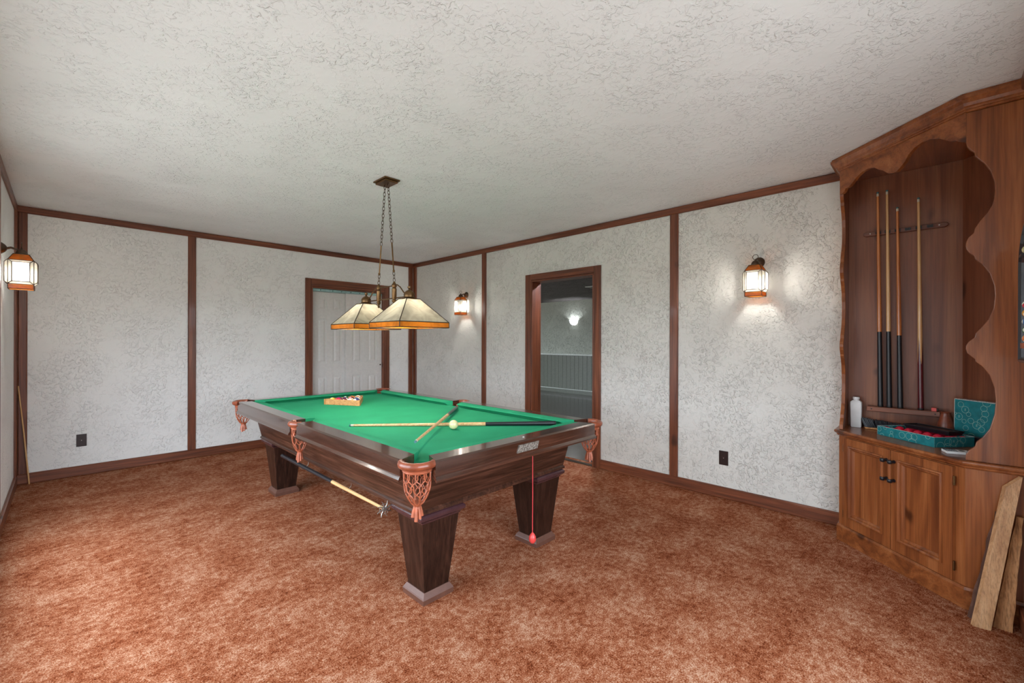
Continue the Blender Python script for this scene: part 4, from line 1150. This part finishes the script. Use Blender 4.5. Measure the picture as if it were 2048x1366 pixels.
bm = new(); hexa(bm, [lp_(0, 0.010, 0), lp_(LL, 0.010, 0), lp_(LL, 0.052, 0), lp_(0, 0.052, 0)], [lp_(-0.004, 0.018, LH), lp_(LL + 0.004, 0.018, LH), lp_(LL + 0.004, 0.058, LH), lp_(-0.004, 0.058, LH)])
link('lid_panel', bm, mlid, lid)
t = NT('lid_flap_print'); n1 = t.noise(t.coords((1, 1, 1)), 90, 3, 0.6)
t.bsdf(t.ramp(n1, [(0.36, lin('7a2636')), (0.45, lin('d9d4cc')), (0.55, lin('2a2a2e')), (0.62, lin('e0dcd4'))]), 0.6)
bm = new(); hexa(bm, [lp_(-0.004, 0.019, LH), lp_(LL + 0.004, 0.019, LH), lp_(LL + 0.004, 0.058, LH), lp_(-0.004, 0.058, LH)], [lp_(-0.004, 0.019, LH + .003), lp_(LL + 0.004, 0.019, LH + .003), lp_(LL + 0.004, 0.058, LH + .003), lp_(-0.004, 0.058, LH + .003)])
link('torn_flap', bm, t.m, lid)['label'] = 'torn white, black and red flap'
bm = new()
for a, b_ in ((lp_(0, 0.010, 0), lp_(-0.004, 0.018, LH)), (lp_(-0.004, 0.018, LH), lp_(LL + 0.004, 0.018, LH))): tube(bm, [a, b_], 0.0013, 5)
link('worn_edge', bm, M['white_trim'], lid)
# dark flat case in front of the lid
bm = new(); a0, a1 = Vector((3.535, -0.110, 0)), Vector((3.438, -0.212, 0))
w = -ln * 0.036
ff = [a0, a1, a1 + w, a0 + w]
hexa(bm, [(p.x, p.y, CT + .0005) for p in ff], [(p.x, p.y, CT + .046) for p in ff])
tag(link('flat_case', bm, plain('plum_case', '2a1c26', 0.5), at=(3.48, -0.16, CT), bevel=0.002), 'dark flat case between the teal box and its standing lid', 'case')
# leather tally bottle
sh = thing('tally_bottle', (3.628, -0.035, CT), 'brown leather tally bottle with narrow neck beside the standing teal lid', 'bottle')
bm = new(); lathe(bm, [(0.0, 0.0005), (0.036, 0.001), (0.041, 0.012), (0.042, 0.045), (0.036, 0.085), (0.026, 0.118), (0.021, 0.138), (0.022, 0.148)], (3.628, -0.035, CT), 24); link('bottle_body', bm, M['shaker'], sh, smooth=True)
bm = new(); ring(bm, (3.628, -0.035, CT + 0.148), 0.0205, 0.0035, 20, 'z'); link('stitched_rim', bm, M['shaker'], sh, smooth=True)
# table brush
bs = thing('table_brush', (3.648, 0.20, CT), 'black bristled table brush with pale wooden back behind the teal box', 'brush')
bm = new(); loft(bm, [[(3.620, .335, CT + .0005), (3.676, .335, CT + .0005), (3.676, .160, CT + .0005), (3.620, .160, CT + .0005)], [(3.620, .342, CT + .014), (3.676, .342, CT + .014), (3.676, .155, CT + .014), (3.620, .155, CT + .014)]]); link('wooden_back', bm, M['rackwood'], bs, bevel=0.003)
bm = new()
for i in range(26):
    y = 0.333 - i * 0.0068
    for j in range(5):
        x = 3.620 + j * 0.0118; dz = 0.052 - 0.018 * i / 25 + random.uniform(-0.003, 0.003); dy = 0.020 if i < 8 else 0.006
        tube(bm, [(x, y, CT + .0135), (x + random.uniform(-.002, .002), y + dy + random.uniform(-.003, .003), CT + .0135 + dz)], [0.0056, 0.0042], 5)
o = link('bristles', bm, M['black'], bs); o['label'] = 'black bristles'
# booklet
bk = thing('booklet', (3.155, -0.070, CT), 'small white and navy booklet lying by the scalloped cabinet side', 'booklet')
c0, c1 = Vector((3.112, -0.035, 0)), Vector((3.140, -0.115, 0)); cu = (c1 - c0).normalized(); cv = Vector((-cu.y, cu.x, 0))
if cv.x < 0: cv = -cv
def kp(a, b, z): v = c0 + cu * a + cv * b; return (v.x, v.y, CT + z)
bm = new(); hexa(bm, [kp(0, 0, .0005), kp(.095, 0, .0005), kp(.095, .062, .0005), kp(0, .062, .0005)], [kp(0, 0, .012), kp(.095, 0, .012), kp(.095, .062, .012), kp(0, .062, .012)]); link('pages', bm, M['paper'], bk)
bm = new(); hexa(bm, [kp(.001, .010, .012), kp(.048, .010, .012), kp(.048, .061, .012), kp(.001, .061, .012)], [kp(.001, .010, .0125), kp(.048, .010, .0125), kp(.048, .061, .0125), kp(.001, .061, .0125)]); link('navy_cover', bm, M['navy'], bk)
bm = new()
for k in range(4): a = .008 + k * .010; hexa(bm, [kp(a, .018, .0125), kp(a + .004, .018, .0125), kp(a + .004, .052, .0125), kp(a, .052, .0125)], [kp(a, .018, .0128), kp(a + .004, .018, .0128), kp(a + .004, .052, .0128), kp(a, .052, .0128)])
link('cover_lines', bm, M['white_trim'], bk)
bm = new(); lathe(bm, [(0, .0122), (.012, .0122), (.012, .0127), (0, .0127)], kp(.068, .036, 0), 14); link('cover_emblem', bm, M['dark'], bk)

# ================================================================== BALL HOLDER ON THE FRONT WALL
hr = thing('ball_holder', (2.40, YF, 1.19), 'dark arched wall rack with mirror back beside the corner cabinet', 'ball rack')
X0, X1, Z0 = 2.05, 2.755, 1.185
out = [(X0, Z0), (X1, Z0), (X1, 1.56)]
for i in range(1, 16):
    t = PI * i / 16; out.append(((X0 + X1) / 2 + (X1 - X0) / 2 * math.cos(t), 1.56 + 0.20 * math.sin(t) ** 0.9))
out.append((X0, 1.56))
cxm, czm = (X0 + X1) / 2, 1.45
def inset(k): return [(cxm + (x - cxm) * (1 - k / 0.35), czm + (z - czm) * (1 - k / 0.29)) for x, z in out]
bm = new(); rings_ = []
for k, y in ((0.0, YF + 0.001), (0.0, YF + 0.034), (0.006, YF + 0.043), (0.014, YF + 0.044), (0.020, YF + 0.036), (0.024, YF + 0.036), (0.030, YF + 0.012)):
    rings_.append([(x, y, z) for x, z in inset(k)])
loft(bm, rings_, caps=False); link('frame', bm, M['frameblack'], hr)
bm = new(); prism(bm, inset(0.024), lambda a, b, t: (a, t, b), YF + 0.002, YF + 0.012); link('mirror_back', bm, M['mirror'], hr)
bm = new(); box(bm, 2.575, 2.645, YF + 0.0125, YF + 0.046, 1.245, 1.266); link('ledge', bm, M['leather'], hr)
bm = new(); box(bm, 2.575, 2.645, YF + 0.0125, YF + 0.050, 1.604, 1.612); link('ledge', bm, M['frameblack'], hr)
hz = 1.2665
for nm, col, st in (('white striped orange', 'e07a3a', True), ('white striped green', '1f6a45', True), ('solid blue', '3d6a9a', False), ('solid orange', 'e09a3a', False), ('solid red', 'c8203c', False)):
    r = 0.0165
    bm = new(); ball(bm, (0, 0, 0), r, 18, 12); o = link('small_ball', bm, ball_mat('small_' + nm.replace(' ', '_'), col, st), smooth=True)
    o.location = (2.61, YF + 0.0290, hz + r); hz += 2 * r; o.rotation_euler = (random.uniform(0, 2), 0.9, random.uniform(0, 3))
    tag(o, nm + ' small ball stacked in the arched wall rack', 'ball', 'balls in the wall rack')
bm = new(); ball(bm, (0, 0, 0), 0.017, 18, 12); o = link('small_ball', bm, M['ivory'], smooth=True); o.location = (2.61, YF + 0.0295, 1.6295)
tag(o, 'ivory ball alone on the upper ledge of the arched wall rack', 'ball', 'balls in the wall rack')

# ================================================================== LOOSE BOARDS AND STICK
def plank(name, quad, tv, mat, label, wav=0.0):
    """front face quad bl, br, tr, tl (world), tv = thickness vector"""
    bl, br_, tr_, tl = [Vector(p) for p in quad]; tv = Vector(tv)
    loops = []
    n = 14
    for i in range(n + 1):
        f = i / n
        a, b = bl.lerp(tl, f), br_.lerp(tr_, f)
        s = (b - a).normalized()
        if 0 < i < n:
            a = a + s * wav * mnoise.noise(Vector((f * 6, 3, 1))); b = b + s * wav * mnoise.noise(Vector((f * 7, 8, 2)))
        loops.append([a, b, b + tv, a + tv])
    bm = new(); loft(bm, loops)
    return tag(link(name, bm, mat, at=tuple(bl)), label, 'board', 'loose boards leaning by the cabinet')
plank('loose_board', [(2.838, -0.118, 0.0), (2.846, -0.170, 0.0), (2.976, -0.272, 0.668), (2.974, -0.222, 0.612)], (0.016, 0.010, 0.0), M['board_light'], 'longest, pale smooth board with a slanted top leaning on the corner cabinet')
plank('loose_board', [(2.912, -0.106, 0.0), (2.916, -0.158, 0.0), (2.985, -0.246, 0.486), (2.982, -0.196, 0.491)], (0.010, 0.006, 0.0), M['board_dark'], 'dark walnut board leaning behind the pale board', 0.010)
plank('loose_board', [(2.894, -0.180, 0.0), (2.890, -0.236, 0.0), (2.978, -0.275, 0.487), (2.976, -0.253, 0.487)], (0.014, 0.0, 0.0), M['board_rough'], 'rough sawn knotty board leaning in the corner by the wall', 0.004)
st = new(); tube(st, [(-0.207, 5.690, 0.004), (-0.240, 5.706, 0.45), (-0.2745, 5.7225, 0.866)], [0.0055, 0.005, 0.0045], 8)
tag(link('thin_stick', st, M['maple_z'], at=(-0.207, 5.690, 0)), 'thin pale wooden stick leaning in the room corner', 'stick')

for o in bpy.data.objects:
    if '_base' in o: del o['_base']
